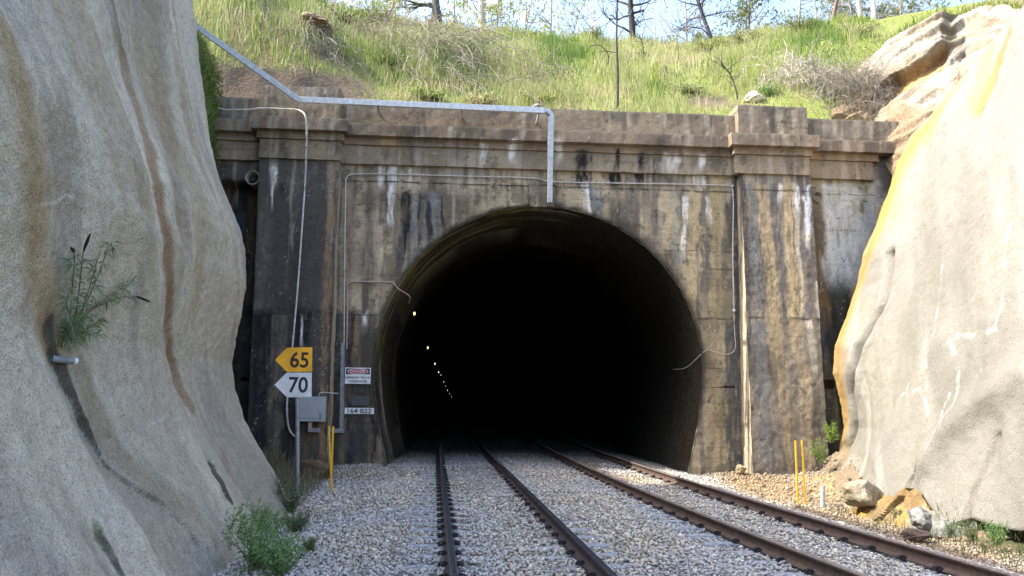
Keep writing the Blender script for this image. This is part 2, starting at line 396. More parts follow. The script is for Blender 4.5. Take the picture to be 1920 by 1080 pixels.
keep &= ~(right & (rng.random(X.size) > lerp(.95, .5, ss(7.2, 8.6, X))))
keep &= (X > -3.25 - .1 * np.maximum(0, Y - 14)) & ~((Y > YP - .05) & ((X < -2.0) | (X > 6.4)))
X, Y = X[keep], Y[keep]
S = rng.uniform(.020, .045, X.size) * np.where(Y > 13, 1.15, 1) * np.where(Y > 20, 1.12, 1)
S = S * np.where(rng.random(X.size) < .06, 1.45, 1) * np.where((X - c1(Y)) < -1.5, 1.12, 1)
on_cess = ((np.abs(X - c1(Y)) < 1.25) | (np.abs(X - c2(Y)) < 1.25))
Z = ground(X, Y) + rng.uniform(.0, .028, X.size) + np.where(on_cess, .012, 0)
cc = stonecol(X.size)
dirt = np.exp(-((X - c2(Y)) / 1.1)**2) * ss(14, 17, Y) * .45 + ss(6.3, 7.2, X) * ss(16.5, 19, Y) * .75 + ss(6.8, 7.6, X) * .85 + ss(-1.2, -2.4, X) * ss(17, 20, Y) * .25
cc = mixc(cc, (.30, .21, .12), np.clip(dirt * (.5 + vn(X * 1.5, Y * 1.5, 0, 4)), 0, .85))
cc = mixc(cc, (.17, .18, .17), ss(13, 19, Y) * np.exp(-((X - c1(Y)) / .8)**2) * .55)
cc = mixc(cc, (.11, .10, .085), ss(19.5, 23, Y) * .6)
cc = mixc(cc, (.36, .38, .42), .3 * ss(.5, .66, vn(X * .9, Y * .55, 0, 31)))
cc = mixc(cc, (.006, .006, .006), ss(21.5, 29, Y) * .98)  # tunnel shade painted into the stone colours, deepening inward
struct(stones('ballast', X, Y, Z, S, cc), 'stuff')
n = 1900; X = rng.uniform(6.6, 10.0, n); Y = rng.uniform(10, 21.2, n); k_ = rng.random(n) < .25 + .75 * ss(16, 18, Y); X, Y = X[k_], Y[k_]
S = np.minimum(.11, .027 / rng.random(len(X))**.55); cc = mixc(stonecol(len(X)), (.24, .18, .105), .75) * rng.uniform(.5, 1.0, (len(X), 1))
_tb = np.clip((X - 8.35 - .4 * ss(17, 20, Y)) / 1.4, 0, 1); Zr = np.maximum(ground(X, Y), lerp(-.75, .35, _tb**1.2))
struct(stones('rubble', X, Y, Zr + .2 * S, S, cc), 'stuff')

# ================================================================== PORTAL
CX, CZ, RAD = 2.21, 2.52, 4.62
def arch_outline(n):
    """left foot -> crown -> right foot, at the portal face (x, z)"""
    th = np.linspace(math.pi, 0, n - 2 * (n // 6)); A = np.stack([CX + RAD * np.cos(th), CZ + RAD * np.sin(th)], 1)
    zz = np.linspace(-.9, CZ, n // 6, endpoint=False); inset = .46 * np.clip((CZ - zz) / 2.7, 0, 2)**1.6
    Lf = np.stack([CX - RAD + inset, zz], 1); Rt = np.stack([CX + RAD - inset, zz], 1)[::-1]
    return np.concatenate([Lf, A, Rt])
WP = lambda px, py: ony(px, py, YP)
# streaks painted on the concrete: (x_top, y_top, x_bottom, y_bottom, half width, colour, strength), in photo pixels on the wall plane
T_, W_, K_, G_, S_ = (.30, .245, .155), (.66, .66, .66), (.013, .012, .013), (.085, .08, .08), (.13, .14, .15)
STREAK = [
 (737,305,735,345,9,W_,.75),(735,345,733,415,7,W_,.6),(715,308,714,345,6,W_,.55),(770,318,770,345,5,W_,.4),(852,310,848,345,6,S_,.5),
 (768,362,758,470,7,K_,.8),(793,364,784,500,24,(.10,.105,.11),.85),(764,362,750,500,7,K_,.8),(824,366,832,455,5,K_,.8),(790,364,788,455,5,K_,.85),(803,364,806,450,6,K_,.75),(816,364,822,440,10,S_,.6),(745,420,752,500,8,G_,.6),
 (683,588,682,614,7,W_,.6),(660,592,655,870,9,K_,.75),(690,612,692,870,14,(.05,.04,.032),.8),(672,592,668,690,8,(.16,.11,.07),.7),(700,700,706,870,8,K_,.6),(668,700,672,862,16,(.03,.03,.03),.75),
 (712,465,715,505,9,(.45,.40,.32),.5),(685,400,688,520,24,(.27,.22,.17),.45),(655,360,652,580,8,(.23,.16,.12),.5),
 (1094,288,1094,322,15,K_,.92),(1080,300,1082,306,10,K_,.8),(1095,324,1094,346,18,K_,.95),(1155,282,1155,318,6,K_,.9),(1152,322,1152,345,10,K_,.95),(1200,288,1201,318,7,K_,.9),(1199,322,1199,345,11,K_,.9),(1248,326,1250,344,18,K_,.65),(1120,340,1130,344,60,K_,.35),
 (1098,345,1100,405,9,W_,.5),(1117,352,1122,405,11,(.10,.12,.15),.8),(1062,318,1062,380,16,(.30,.26,.19),.4),(1000,335,1006,385,20,(.12,.115,.11),.5),
 (962,270,962,300,9,W_,.6),(905,272,905,295,6,W_,.5),(1040,272,1046,300,8,W_,.4),(1255,296,1250,318,18,W_,.45),(1310,296,1310,318,9,W_,.55),(1310,322,1312,345,10,W_,.5),(728,266,728,275,16,(.40,.28,.14),.6),
 (1302,352,1298,590,9,T_,.8),(1325,352,1322,575,8,(.09,.085,.08),.75),(1285,365,1282,475,6,W_,.45),(1342,352,1344,600,11,(.21,.17,.10),.6),(1265,352,1268,500,9,(.20,.20,.19),.5),(1328,370,1330,410,5,W_,.4),(1230,352,1225,460,15,(.12,.11,.10),.4),(1180,352,1180,420,12,(.13,.12,.11),.45),
 (1383,320,1386,880,9,(.045,.045,.048),.9),(1372,600,1378,880,14,(.05,.055,.058),.75),(1335,600,1345,880,14,(.17,.135,.085),.6),(1315,640,1318,870,8,(.16,.15,.14),.4),
 # right buttress
 (1400,350,1420,870,10,(.11,.115,.12),.8),(1421,352,1438,600,12,(.25,.205,.135),.85),(1443,352,1458,600,8,(.085,.08,.082),.9),(1466,352,1477,600,8,T_,.9),(1487,352,1502,600,11,(.09,.088,.095),.9),(1508,356,1503,440,7,(.46,.50,.56),.7),(1488,356,1489,400,4,W_,.7),(1480,352,1492,590,4,(.42,.38,.30),.6),(1498,375,1504,455,3,W_,.75),(1455,354,1453,380,4,W_,.5),(1515,360,1530,870,8,(.075,.072,.072),.8),
 (1438,600,1470,870,16,(.21,.17,.11),.75),(1456,600,1480,870,8,(.12,.11,.10),.7),(1475,600,1496,870,11,(.23,.19,.13),.75),(1500,600,1512,700,6,W_,.45),(1508,620,1530,870,14,(.13,.12,.10),.6),(1522,530,1526,620,9,(.42,.44,.42),.75),
 # right wing
 (1534,385,1548,610,11,(.10,.065,.03),.95),(1556,390,1560,520,6,W_,.35),(1618,335,1612,410,16,(.09,.085,.03),.85),(1600,330,1598,400,10,(.24,.20,.11),.5),(1580,345,1580,520,36,(.34,.36,.37),.7),(1640,360,1610,520,14,(.20,.22,.25),.6),
 # left buttress and wing
 (517,322,517,350,6,W_,.65),(516,350,514,385,2,W_,.6),(534,352,534,372,6,K_,.6),(508,590,500,870,22,K_,.92),(534,592,525,840,13,(.105,.09,.075),.85),(573,590,575,652,16,(.010,.010,.014),.95),(575,600,574,645,3,W_,.55),(608,600,600,870,14,(.06,.055,.05),.7),(590,790,585,870,14,(.075,.062,.045),.7),(625,300,612,870,7,(.17,.115,.07),.75),(560,700,556,870,14,K_,.8),
 (470,352,455,560,11,(.055,.04,.022),.9),(445,400,440,560,9,(.03,.035,.045),.8),(420,345,430,420,6,(.12,.05,.035),.6),(520,262,520,292,30,(.11,.09,.065),.5),(560,262,560,296,9,(.22,.17,.11),.6),(615,270,612,296,16,(.24,.19,.13),.5),
]
def portal_col(V, base=None):
    px, py = proj(V[:, 0], np.full(len(V), YP), V[:, 2])
    X, Z = V[:, 0], V[:, 2]
    qx = px + 9 * (fbm(X * 2.2, Z * 2.2, 0, 3, 71) - .5) + 5 * (fbm(X * 9, Z * 3, 0, 2, 72) - .5); qy = py + 16 * (fbm(X * 4, Z * 1.5, 0, 3, 73) - .5)
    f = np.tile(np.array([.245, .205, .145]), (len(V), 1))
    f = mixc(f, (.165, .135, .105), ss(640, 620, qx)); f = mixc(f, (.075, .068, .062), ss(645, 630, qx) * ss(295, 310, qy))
    f = mixc(f, (.235, .20, .135), ss(1150, 1280, qx) * ss(345, 360, qy))
    f = mixc(f, (.13, .118, .105), ss(1386, 1394, qx)); f = mixc(f, (.27, .285, .285), ss(1538, 1550, qx) * ss(330, 345, qy))
    f = mixc(f, (.025, .026, .02), ss(1538, 1550, qx) * ss(505, 560, qy))
    f = mixc(f, (.012, .012, .012), ss(490, 480, qx) * ss(338, 346, qy))  # recess shade and black staining painted together on the left wing
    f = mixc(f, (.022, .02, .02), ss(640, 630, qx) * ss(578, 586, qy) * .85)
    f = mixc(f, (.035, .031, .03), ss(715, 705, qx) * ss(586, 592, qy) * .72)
    f = mixc(f, (.10, .08, .05), ss(1645, 1662, qx) * ss(390, 340, qy))
    if base is not None: f = f * 0 + np.asarray(base)
    # broad blotches and vertical runs
    f = f * (.40 + 1.2 * fbm(X * 1.1, Z * .8, V[:, 1], 5, 11))[:, None]
    if base is None:
        f = mixc(f, (.035, .032, .03), .62 * ss(.50, .66, fbm(X * 1.5, Z * .28, 8, 4, 14)) * ss(7.7, 7.2, Z))
        f = mixc(f, (.05, .045, .04), .55 * ss(.55, .62, fbm(X * 3.2, Z * 2.6, 3, 4, 15)))
        f = mixc(f, (.30, .25, .15), .5 * ss(.54, .68, fbm(X * 2.3, Z * .5, 6, 4, 16)) * ss(4.5, 6, X))
    else:
        f = mixc(f, (.035, .032, .03), .5 * ss(.56, .66, fbm(X * 4.0, Z * 1.4, V[:, 1] * 2, 4, 17)))
    run = fbm(X * 5.5, Z * .35, 0, 4, 12)
    f = mixc(f, (.045, .042, .04), .55 * ss(.52, .70, run) * (base is None))
    f = mixc(f, (.34, .31, .26), .40 * ss(.56, .74, fbm(X * 6.5, Z * .5, 5, 4, 13)) * ss(590, 420, py))
    for x0, y0, x1, y1, wd, col, st in STREAK:
        if base is not None and y0 > 300: continue
        t = np.clip((qy - y0) / max(y1 - y0, 1), 0, 1); cxx = x0 + (x1 - x0) * t
        a = ss(wd * 1.2, wd * .75, np.abs(qx - cxx) + wd * .7 * (fbm(X * 9, Z * 3, y0, 3, 22) - .5)) * ss(y0 - 6, y0 + 4, qy) * ss(y1 + 22, y1 - 14, qy) * st
        a = np.clip(a * 1.15, 0, 1) * (.35 + .65 * ss(.38, .55, fbm(X * 14, Z * 2.2, 1, 4, 21)))
        f = mixc(f, col, a)
    # efflorescence flecks
    f = mixc(f, (.36, .34, .31), .5 * ss(.70, .80, fbm(X * 27, Z * 16, 0, 4, 41)) * ss(.52, .68, fbm(X * 1.7, Z * 1.2, 0, 3, 42)))
    f = mixc(f, (.03, .028, .026), .7 * ss(.66, .76, fbm(X * 13, Z * 11, 0, 4, 43)) * ss(.48, .62, fbm(X * 1.3, Z * 1.3, 0, 3, 44)))
    brd = np.abs(((Z + .02 * fbm(X * .7, Z, 0, 2, 45)) / .16) % 1 - .5)       # board marks
    f = f * (1 - .30 * (ss(.44, .5, brd) * ss(.45, .6, fbm(X * .8, Z * 3, 2, 3, 46)))[:, None])
    f = f * (.80 + .4 * fbm(X * 11, Z * 11, 0, 3, 47))[:, None]
    # pour joints and cracks
    for yy, th, x_a, x_b in ((352, 2.4, 640, 1540), (591, 2.2, 480, 640), (598, 2.2, 1310, 1390), (601, 2.6, 1390, 1540), (470, 1.3, 1200, 1390), (690, 1.2, 1310, 1390), (590, 1.6, 645, 712), (432, 1.2, 1545, 1640), (365, 1.2, 1545, 1640), (505, 1.4, 1330, 1390)):
        zt = WP((x_a + x_b) / 2, yy)[2]; dz_ = np.abs(Z - zt - .05 * (fbm(X * 2.5, 0, yy, 4, 51) - .5)) / .0148
        f = mixc(f, (.018, .016, .014), (base is None) * .85 * ss(th, th * .3, dz_) * ss(x_a - 3, x_a + 3, px) * ss(x_b + 3, x_b - 3, px) * (.35 + .65 * ss(.3, .5, vn(X * 5, 0, yy, 52))))
    return np.clip(f * 1.42 * np.array([1.05, .99, .88]), 0, .75)
portal = thing('tunnel_portal', 'old stained concrete railway tunnel portal with round arch, buttresses and cornice', 'tunnel portal', (CX, YP, -.2))
# front wall (rings of quads from the arch outline out to the wall's edge)
N, K = 1100, 250
O = arch_outline(N)
x0w, x1w, z0w, z1w = -8.2, 15.5, -.9, 9.3
ctr = np.array([CX, 2.2]); out = []
for k, p in enumerate(O):
    d_ = p - ctr
    if p[1] < 2.0: q = np.array([x0w if d_[0] < 0 else x1w, lerp(z0w, lerp(z0w, z1w, .45), (p[1] + .9) / 2.9)])
    else:
        d_ = p - np.array([CX, lerp(z0w, z1w, .45)]) if False else p - np.array([CX, 2.0])
        a = lerp(z0w, z1w, .45)
        ts = []
        if d_[0] < 0: ts.append((x0w - p[0]) / d_[0])
        if d_[0] > 0: ts.append((x1w - p[0]) / d_[0])
        if d_[1] > 0: ts.append((z1w - p[1]) / d_[1])
        q = p + d_ * min(t for t in ts if t > 0); q[1] = max(q[1], a) if False else q[1]
    out.append(q)
out = np.array(out)
# keep the outer rim monotonic near the knees
s_ = (np.linspace(0, 1, K)**1.25)[None, :, None]
P2 = O[:, None] * (1 - s_) + out[:, None] * s_
P2 = P2.reshape(-1, 2)
V = np.stack([P2[:, 0], np.full(len(P2), YP), P2[:, 1]], 1)
V[:, 1] += .03 * (fbm(V[:, 0] * 2, 0, V[:, 2] * 2, 4, 61) - .5) + .018 * (fbm(V[:, 0] * 1.2, 3, V[:, 2] * 9, 3, 62) - .5)
V[:, [0, 2]] += ((-.012 - .045 * fbm(V[:, 0] * 5, 0, V[:, 2] * 5, 4, 77) * np.exp(-np.maximum(np.hypot(V[:, 0] - CX, np.maximum(V[:, 2] - CZ, 0)) - RAD, 0) / .05))[:, None] * (V[:, [0, 2]] - [CX, CZ]) / RAD)
edge_ = np.hypot(V[:, 0] - CX, np.maximum(V[:, 2] - CZ, 0)) - RAD
V[:, 1] += .05 * np.exp(-np.maximum(edge_, 0) / .03) * vn(V[:, 0] * 6, 0, V[:, 2] * 6, 63)
pxw, pyw = proj(V[:, 0], V[:, 1], V[:, 2])
V[:, 1] += .35 * ss(489, 480, pxw) * ss(336, 348, pyw + 6 * (vn(V[:, 0] * 5, 0, 0, 3) - .5))       # broken back wall below the left drain
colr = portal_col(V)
dz_ = np.hypot(V[:, 0] - CX, V[:, 2] - CZ) - RAD
colr = mixc(colr, (.05, .04, .028), .75 * ss(.5, .0, dz_ + .45 * (fbm(V[:, 0] * 2.6, 0, V[:, 2] * 5, 4, 64) - .35)) * ss(CX, CX + 2.5, V[:, 0]) * ss(1.5, 2.6, V[:, 2]))
colr = mixc(colr, (.06, .055, .04), .8 * ss(.14, .0, dz_ + .1 * (vn(V[:, 0] * 5, 0, V[:, 2] * 5, 65) - .5)))
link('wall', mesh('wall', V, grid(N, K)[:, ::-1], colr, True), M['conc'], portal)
# bore
NB = 220; ys = np.concatenate([np.linspace(0, 3, 40), 3 + np.linspace(.15, 1, 60)**2 * 92]); O2 = arch_outline(NB)
n_ = O2 - np.array([CX, CZ]); n_ /= np.linalg.norm(n_, axis=1, keepdims=True)
A_ = np.arange(NB)
V = np.zeros((NB, len(ys), 3)); V[..., 0] = O2[:, None, 0]; V[..., 2] = O2[:, None, 1]; V[..., 1] = YP + ys[None] - .0
arc = np.cumsum(np.r_[0, np.linalg.norm(np.diff(O2, axis=0), axis=1)])
dsp = .06 * (fbm(arc[:, None] * .8, ys[None] * 1.6, 0, 4, 66) - .5) + .015 * (vn(arc[:, None] * .15, ys[None] * 4.2, 0, 67) - .5) + .07 * (fbm(arc[:, None] * 2.5, ys[None] * 3.5, 0, 4, 78) - .5)
dsp = dsp * ss(0, .1, ys)[None] - .10 * ss(3.1, 3.3, ys)[None] + .03 * (np.exp(-((ys - 1.1) / .05)**2))[None]
V[..., 0] += n_[:, None, 0] * dsp; V[..., 2] += n_[:, None, 1] * dsp
cb = np.tile(np.array([.05, .043, .033]), (NB, len(ys), 1))
stk = fbm(arc[:, None] * .35, ys[None] * 5.5, 0, 4, 68)
cb = mixc(cb, (.45, .41, .34), .8 * ss(.60, .74, stk) * np.exp(-ys / 5)[None] * ss(len(A_) * .62, len(A_) * .5, A_)[:, None])
cb = mixc(cb, (.17, .16, .05), .85 * ss(.46, .6, fbm(arc[:, None] * 1.0, ys[None] * 2.2, 3, 4, 69)) * np.exp(-ys / 2.2)[None] * (ss(28, 45, A_) * ss(125, 95, A_))[:, None])
cb = mixc(cb, (.06, .045, .03), .7 * np.exp(-ys / .8)[None] * ss(150, 185, A_)[:, None])
cb = mixc(cb, (.17, .14, .11), .55 * np.exp(-((ys - 3.25) / .12)**2)[None] * ss(176, 200, A_)[:, None])
cb = mixc(cb, (.004, .004, .004), ss(1.5, 9, ys)[None] * np.ones(NB)[:, None] * .93)  # darkness of the bore's depth painted over the sooty lining colour
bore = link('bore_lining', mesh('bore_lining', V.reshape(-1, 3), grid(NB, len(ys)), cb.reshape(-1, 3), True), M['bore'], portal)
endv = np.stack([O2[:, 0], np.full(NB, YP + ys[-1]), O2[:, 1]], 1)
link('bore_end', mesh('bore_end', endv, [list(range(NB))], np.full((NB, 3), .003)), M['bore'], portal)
# buttresses
def buttress(xt0, xt1, xb0, xb1, zt, dep_t, dep_b):
    def f(u, v, w_):
        a = lerp(xb0, xt0, w_); b = lerp(xb1, xt1, w_); dd = lerp(dep_b, dep_t, w_)
        return np.stack([lerp(a, b, u), lerp(YP - dd, YP + .05, v), lerp(-.9, zt, w_)], 1)
    V, F = gbox(f, 70, 24, 230)
    col = portal_col(V); sd = np.zeros(len(V), bool); sd[2 * 70 * 230:2 * 70 * 230 + 2 * 24 * 230] = True
    col[sd] = mixc(np.tile(np.array([.36, .31, .22]), (sd.sum(), 1)), (.15, .12, .09), ss(.45, .65, fbm(V[sd][:, 1] * 5, V[sd][:, 2] * 1.5, 0, 4, 58)))  # return faces painted paler for the sunlight they catch
    V = jit(V, .022, 1.7, 5); V = jit(V, .012, 7, 6)
    back = V[:, 1] < YP - .05
    link('buttress', mesh('buttress', V, F, col, True), M['conc'], portal)
for (a0, a1, b0, b1) in (((487, 300), (636, 302), (462, 870), (612, 872)), ((1389, 350), (1521, 350), (1412, 870), (1556, 885))):
    dt, db = .30, .80
    buttress(ony(*a0, YP - dt)[0], ony(*a1, YP - dt)[0], ony(*b0, YP - db)[0], ony(*b1, YP - db)[0], 8.25, dt, db)
# horizontal courses: heights read at the middle of the wall
def zat(py, Y): return ony(1030, py, Y)[2]
def course(name, x0, x1, yf, zb, zt, base, yb=YP + .6):
    nu = max(6, int((x1 - x0) / .06)); nw = max(5, int((zt - zb) / .05))
    f = lambda u, v, w_: np.stack([lerp(x0, x1, u), lerp(yf, yb, v), lerp(zb, zt, w_)], 1)
    V, F = gbox(f, nu, 8, nw); col = portal_col(V, base); V = jit(V, .012, 1.3, 8); V = jit(V, .012, 6, 9)
    topm = ss(zt - .05, zt, V[:, 2]); col = mixc(col, (.30, .26, .19), topm * .6)  # sunlit top edge painted in as a paler line
    return link(name, mesh(name, V, F, col, True), M['conc'], portal)
zf0, zf1, zb1, zs1, zp1 = zat(318, YP - .12), zat(284, YP - .12), zat(269, YP - .22), zat(242, YP - .45), zat(203.5, YP - .1)
xl, xr = -8.2, ony(1683, 300, YP - .3)[0]
pl0, pl1 = ony(485, 280, YP - .45)[0], ony(638, 280, YP - .45)[0]
pr0, pr1 = ony(1381, 320, YP - .45)[0], ony(1520, 320, YP - .45)[0]
cb_, cp_, cs_, cf_ = (.15, .125, .095), (.135, .112, .085), (.135, .108, .083), (.175, .145, .108)
ends = ((xl, pl0 + .02, 0), (pl1 - .02, pr0 + .02, 0), (pr1 - .02, xr, 0), (pl0, pl1, .28), (pr0, pr1, .28))
for i, (a, b, e) in enumerate(ends):
    k = .004 * (i > 2)
    cut = .5 if i == 2 else 0
    course('frieze', a, b - cut * 1.3, YP - .12 - e, zf0, zf1, cf_)
    course('bed_moulding', a - .07 * (e > 0), b + .07 * (e > 0) - cut, YP - .20 - e, zf1 + k + .003, zb1 - k, (.17, .13, .095))
    course('cornice', a - .20 * (e > 0), b + .20 * (e > 0), YP - .42 - e, zb1 + .003, zs1 + 2 * k, cs_)
course('parapet', xl, ony(493, 200, YP - .1)[0] + .05, YP - .1, zs1 + .006, zp1 - .02, (.12, .108, .092), YP + .42)
course('parapet', ony(640, 200, YP - .1)[0] - .05, ony(1382, 210, YP - .1)[0] + .05, YP - .1, zs1 + .006, zp1, cp_, YP + .42)
course('parapet', ony(1512, 220, YP - .1)[0] - .05, ony(1688, 225, YP - .1)[0], YP - .1, zs1 + .006, zp1 - .01, (.115, .105, .088), YP + .42)
for a, b, t in ((495, 638, 159), (1383, 1512, 196)):
    course('parapet_pier', ony(a, 190, YP - .36)[0], ony(b, 190, YP - .36)[0], YP - .36, zs1 + .012, ony((a + b) / 2, t + 3, YP - .36)[2], (.125, .108, .086), YP + .55)
# keystone
k0, k1 = ony(991, 360, YP - .1)[0], ony(1042, 360, YP - .1)[0]
f = lambda u, v, w_: np.stack([lerp(k0 + .05 * (1 - w_), k1 - .05 * (1 - w_), u), lerp(YP - .11, YP + .3, v), lerp(CZ + RAD - .06, zat(345, YP), w_)], 1)
V, F = gbox(f, 20, 8, 24); link('keystone', mesh('keystone', jit(V, .012, 5, 4), F, portal_col(V) * .7, True), M['conc'], portal)
# drain pipes in the wall
def ring_pipe(name, c, r, t, depth, m, mi_, parent, axis_y=True, n=28):
    bm = bmesh.new(); rr = [(r - t, depth), (r - t, 0), (r - t * .3, -.02), (r, 0), (r, depth)]
    rings = []
    for q, y in rr: rings.append([bm.verts.new((c[0] + q * math.cos(a * 2 * math.pi / n), c[1] + y, c[2] + q * math.sin(a * 2 * math.pi / n))) for a in range(n)])
    for A, B in zip(rings, rings[1:]):
        for k in range(n): bm.faces.new((A[k], A[(k + 1) % n], B[(k + 1) % n], B[k]))
    o = bmesh_obj(name, bm, m, parent, 0, True)
    bm = bmesh.new(); bm.faces.new([bm.verts.new((c[0] + (r - t) * math.cos(a * 2 * math.pi / n), c[1] + depth * .85, c[2] + (r - t) * math.sin(a * 2 * math.pi / n))) for a in range(n)])
    return o
ring_pipe('drain_pipe', ony(473, 333, YP - .28), .205, .035, .7, M['pipec'], M['pipedark'], portal)
ring_pipe('drain_pipe', ony(1533, 368, YP - .12), .165, .035, .5, M['pipec'], M['pipedark'], portal)

# ================================================================== SHOTCRETE WALLS
Ye = 14.35
SIL = [(340,-60),(346,0),(357,45),(362,100),(368,160),(377,230),(383,275),(395,320),(415,375),(438,430),(449,470),(451,540),(441,590),(431,640),(425,680),(431,730),(449,790),(470,830),(500,880),(532,945),(545,985)]
_s = np.array([ony(*p, Ye + .25) for p in SIL])[::-1]; _o = np.argsort(_s[:, 2])
def XL(z): return np.interp(z, _s[_o, 2], _s[_o, 0]) + np.where(z > _s[:, 2].max(), -.28 * (z - _s[:, 2].max()), 0) + .16
def Lface(y, z):
    return XL(z) + (Ye - y) * (.035 - .02 * np.clip(z, 0, 9) / 9)
def on_left(px, py):
    r = ray(px, py); lo, hi = 2.0, 16.0
    for _ in range(50):
        m_ = (lo + hi) / 2; p = CAM + r * m_ / r[1]
        if p[0] > Lface(p[1], p[2]): lo = m_
        else: hi = m_
    return CAM + r * lo / r[1]
def Lpoly(pts): return np.array([on_left(*p)[1:] for p in pts])
G1 = Lpoly([(222,90),(240,170),(262,230),(285,310),(298,400),(305,500),(315,600),(335,680),(365,765)])
G2 = Lpoly([(272,-10),(290,110),(310,220),(330,300),(345,380),(350,440)])
OC = Lpoly([(5,60),(40,180),(60,330),(62,420),(72,520),(95,620)])
OC2 = Lpoly([(215,20),(215,60)]); OC3 = Lpoly([(105,240),(105,340)])
OC4 = Lpoly([(130,700),(150,770),(190,840),(250,905),(330,960),(370,1010)])
C1_ = Lpoly([(97,590),(103,655),(120,705),(140,760),(165,810),(208,878)]); C1b = Lpoly([(208,878),(250,912),(300,945),(345,995),(385,1062)])
C2_ = Lpoly([(393,858),(408,892),(420,925),(432,952)]); C3_ = Lpoly([(180,975),(190,1010),(208,1045),(226,1080)])
WC = Lpoly([(262,800),(285,787),(300,784),(318,788),(332,782)]); WC2 = Lpoly([(60,385),(100,380),(122,366),(140,372)])
RID = Lpoly([(225,330),(260,420),(275,560),(265,700)]); VAL = Lpoly([(165,150),(200,250),(230,340),(265,420)])
ST5 = Lpoly([(440,600),(440,700),(470,800)]); ST6 = Lpoly([(430,850),(445,905)])
ycol = np.concatenate([np.linspace(.8, 4, 40, endpoint=False), np.linspace(4, Ye, 430)]); nend = 26
zr = np.concatenate([np.linspace(-.7, 10, 400), np.linspace(10.2, 15.0, 26)]); zr_n = len(zr)
yy, zz = np.meshgrid(ycol, zr, indexing='ij')
def Lrel(y, z):
    s_ = y + .22 * (z - 3)                       # folds hang slightly askew
    d = .30 * (fbm(s_ * .42, z * .07, 0, 2, 101) - .5) + .21 * (fbm(s_ * 1.1, z * .16, 0, 3, 102) - .5) + .07 * (fbm(y * 2.3, z * 1.3, 0, 3, 103) - .5)
    d = d * ss(Ye + .2, Ye - 1.6, y) + .05 * (fbm(y * 1.5, z * .9, 1, 3, 104) - .5)
    def lap(P, w1, w2, dep, z0=None, z1=None):
        """a lap in the skin: dips slowly from the near side, then steps back out"""
        o_ = np.argsort(P[:, 1]); sy = y - np.interp(z, P[o_, 1], P[o_, 0]); lo_, hi_ = P[:, 1].min(), P[:, 1].max()
        return -dep * ss(-w1, -.02, sy) * ss(w2, 0, sy) * ss(lo_ - .25, lo_ + .25, z) * ss(hi_ + .25, hi_ - .25, z)
    d = d + lap(G1, .8, .22, .08) + lap(G2, .9, .6, .09) + lap(VAL, 1.0, .8, .12) + lap(C1_, .6, .06, .085) + lap(C1b, .8, .10, .06) + lap(C2_, .45, .07, .10) + lap(C3_, .45, .06, .08)
    a, _ = pdist(y, z, RID); d += .10 * np.exp(-(a / .45)**2)
    d = d + .03 * (fbm(y * 4.5, z * 4.5, 0, 4, 107) - .5) + .014 * (vn(y * 14, z * 14, 0, 105) - .5)
    return d
xx = Lface(yy, zz) + Lrel(yy, zz)
Vw = np.stack([xx, yy, zz], -1)
# the end rolls away from the track
ends_ = []
rr = .55
for k in range(1, nend + 1):
    a = k / nend
    if a < .6: an = a / .6 * R(95); dx_, dy_ = -rr * (1 - math.cos(an)), rr * math.sin(an)
    else: dx_, dy_ = -rr * 1.09 - (a - .6) / .4 * 4.5, rr * .997 + .2 * (a - .6)
    zrow = zr; e = .10 * (fbm(zrow * 1.1, a * 2.0, 0, 3, 106) - .5) * ss(0, .3, a)
    ends_.append(np.stack([xx[-1] + dx_ + e, np.full(zr_n, Ye + dy_) + e, zrow], -1))
Vw = np.concatenate([Vw, np.array(ends_)]); n1 = len(Vw)
Yc, Zc = Vw[..., 1], Vw[..., 2]
cw = np.tile(np.array([.43, .40, .325]), (*Yc.shape, 1))
cw = cw * (.80 + .4 * fbm(Yc * .8, Zc * .45, 0, 4, 110))[..., None]
cw = mixc(cw, (.35, .335, .295), .6 * ss(2.6, .4, Zc + 1.2 * (fbm(Yc * .7, Zc * .7, 0, 3, 111) - .5)))
cw = mixc(cw, (.55, .525, .45), .5 * ss(.52, .66, fbm(Yc * 1.2, Zc * .25, 0, 4, 112)))
cw = mixc(cw, (.27, .215, .13), .5 * ss(.54, .68, fbm(Yc * 1.6 + Zc * .35, Zc * .18, 0, 4, 113)) * ss(1.5, 4, Zc))
cw = mixc(cw, (.26, .25, .22), .55 * ss(.56, .66, fbm(Yc * 1.3 + Zc * .3, Zc * .22, 0, 4, 114)))
for poly, col, wd, st in ((G1 + [.07, 0], (.21, .13, .065), .10, .9), (G2 + [.2, 0], (.22, .17, .11), .26, .75), (OC, (.32, .24, .115), .30, .75), (OC3, (.24, .19, .115), .36, .55), (OC2, (.15, .12, .06), .22, .7), (OC4 + [.25, 0], (.25, .205, .125), .20, .65), (ST5, (.24, .20, .15), .12, .5), (ST6, (.22, .155, .10), .12, .6)):
    a, t = pdist(Yc, Zc, poly); a = a + wd * .8 * (fbm(Yc * 3, Zc * 1.4, 0, 3, 120) - .5)
    cw = mixc(cw, col, st * ss(wd * 1.3, wd * .3, a) * (.6 + .4 * vn(Yc * 3, Zc * .9, 0, 121)))
for poly, wd, st in ((C1_, .075, .9), (C2_, .055, .95), (C3_, .032, .85), (C1b, .022, .45)):
    a, t = pdist(Yc - .04, Zc, poly); tap = (.25 + .75 * np.sin(np.clip(t * .9 + .08, 0, 1) * math.pi)) * (.6 + .8 * vn(Yc * 4, Zc * 4, 0, 126))
    cw = mixc(cw, lerp(np.array([.035, .03, .024]), np.array([.09, .08, .066]), vn(Yc * 6, Zc * 3, 1, 127)[..., None]), st * ss(wd * tap, wd * tap * .4, a + .05 * (vn(Yc * 9, Zc * 9, 0, 122) - .5)))
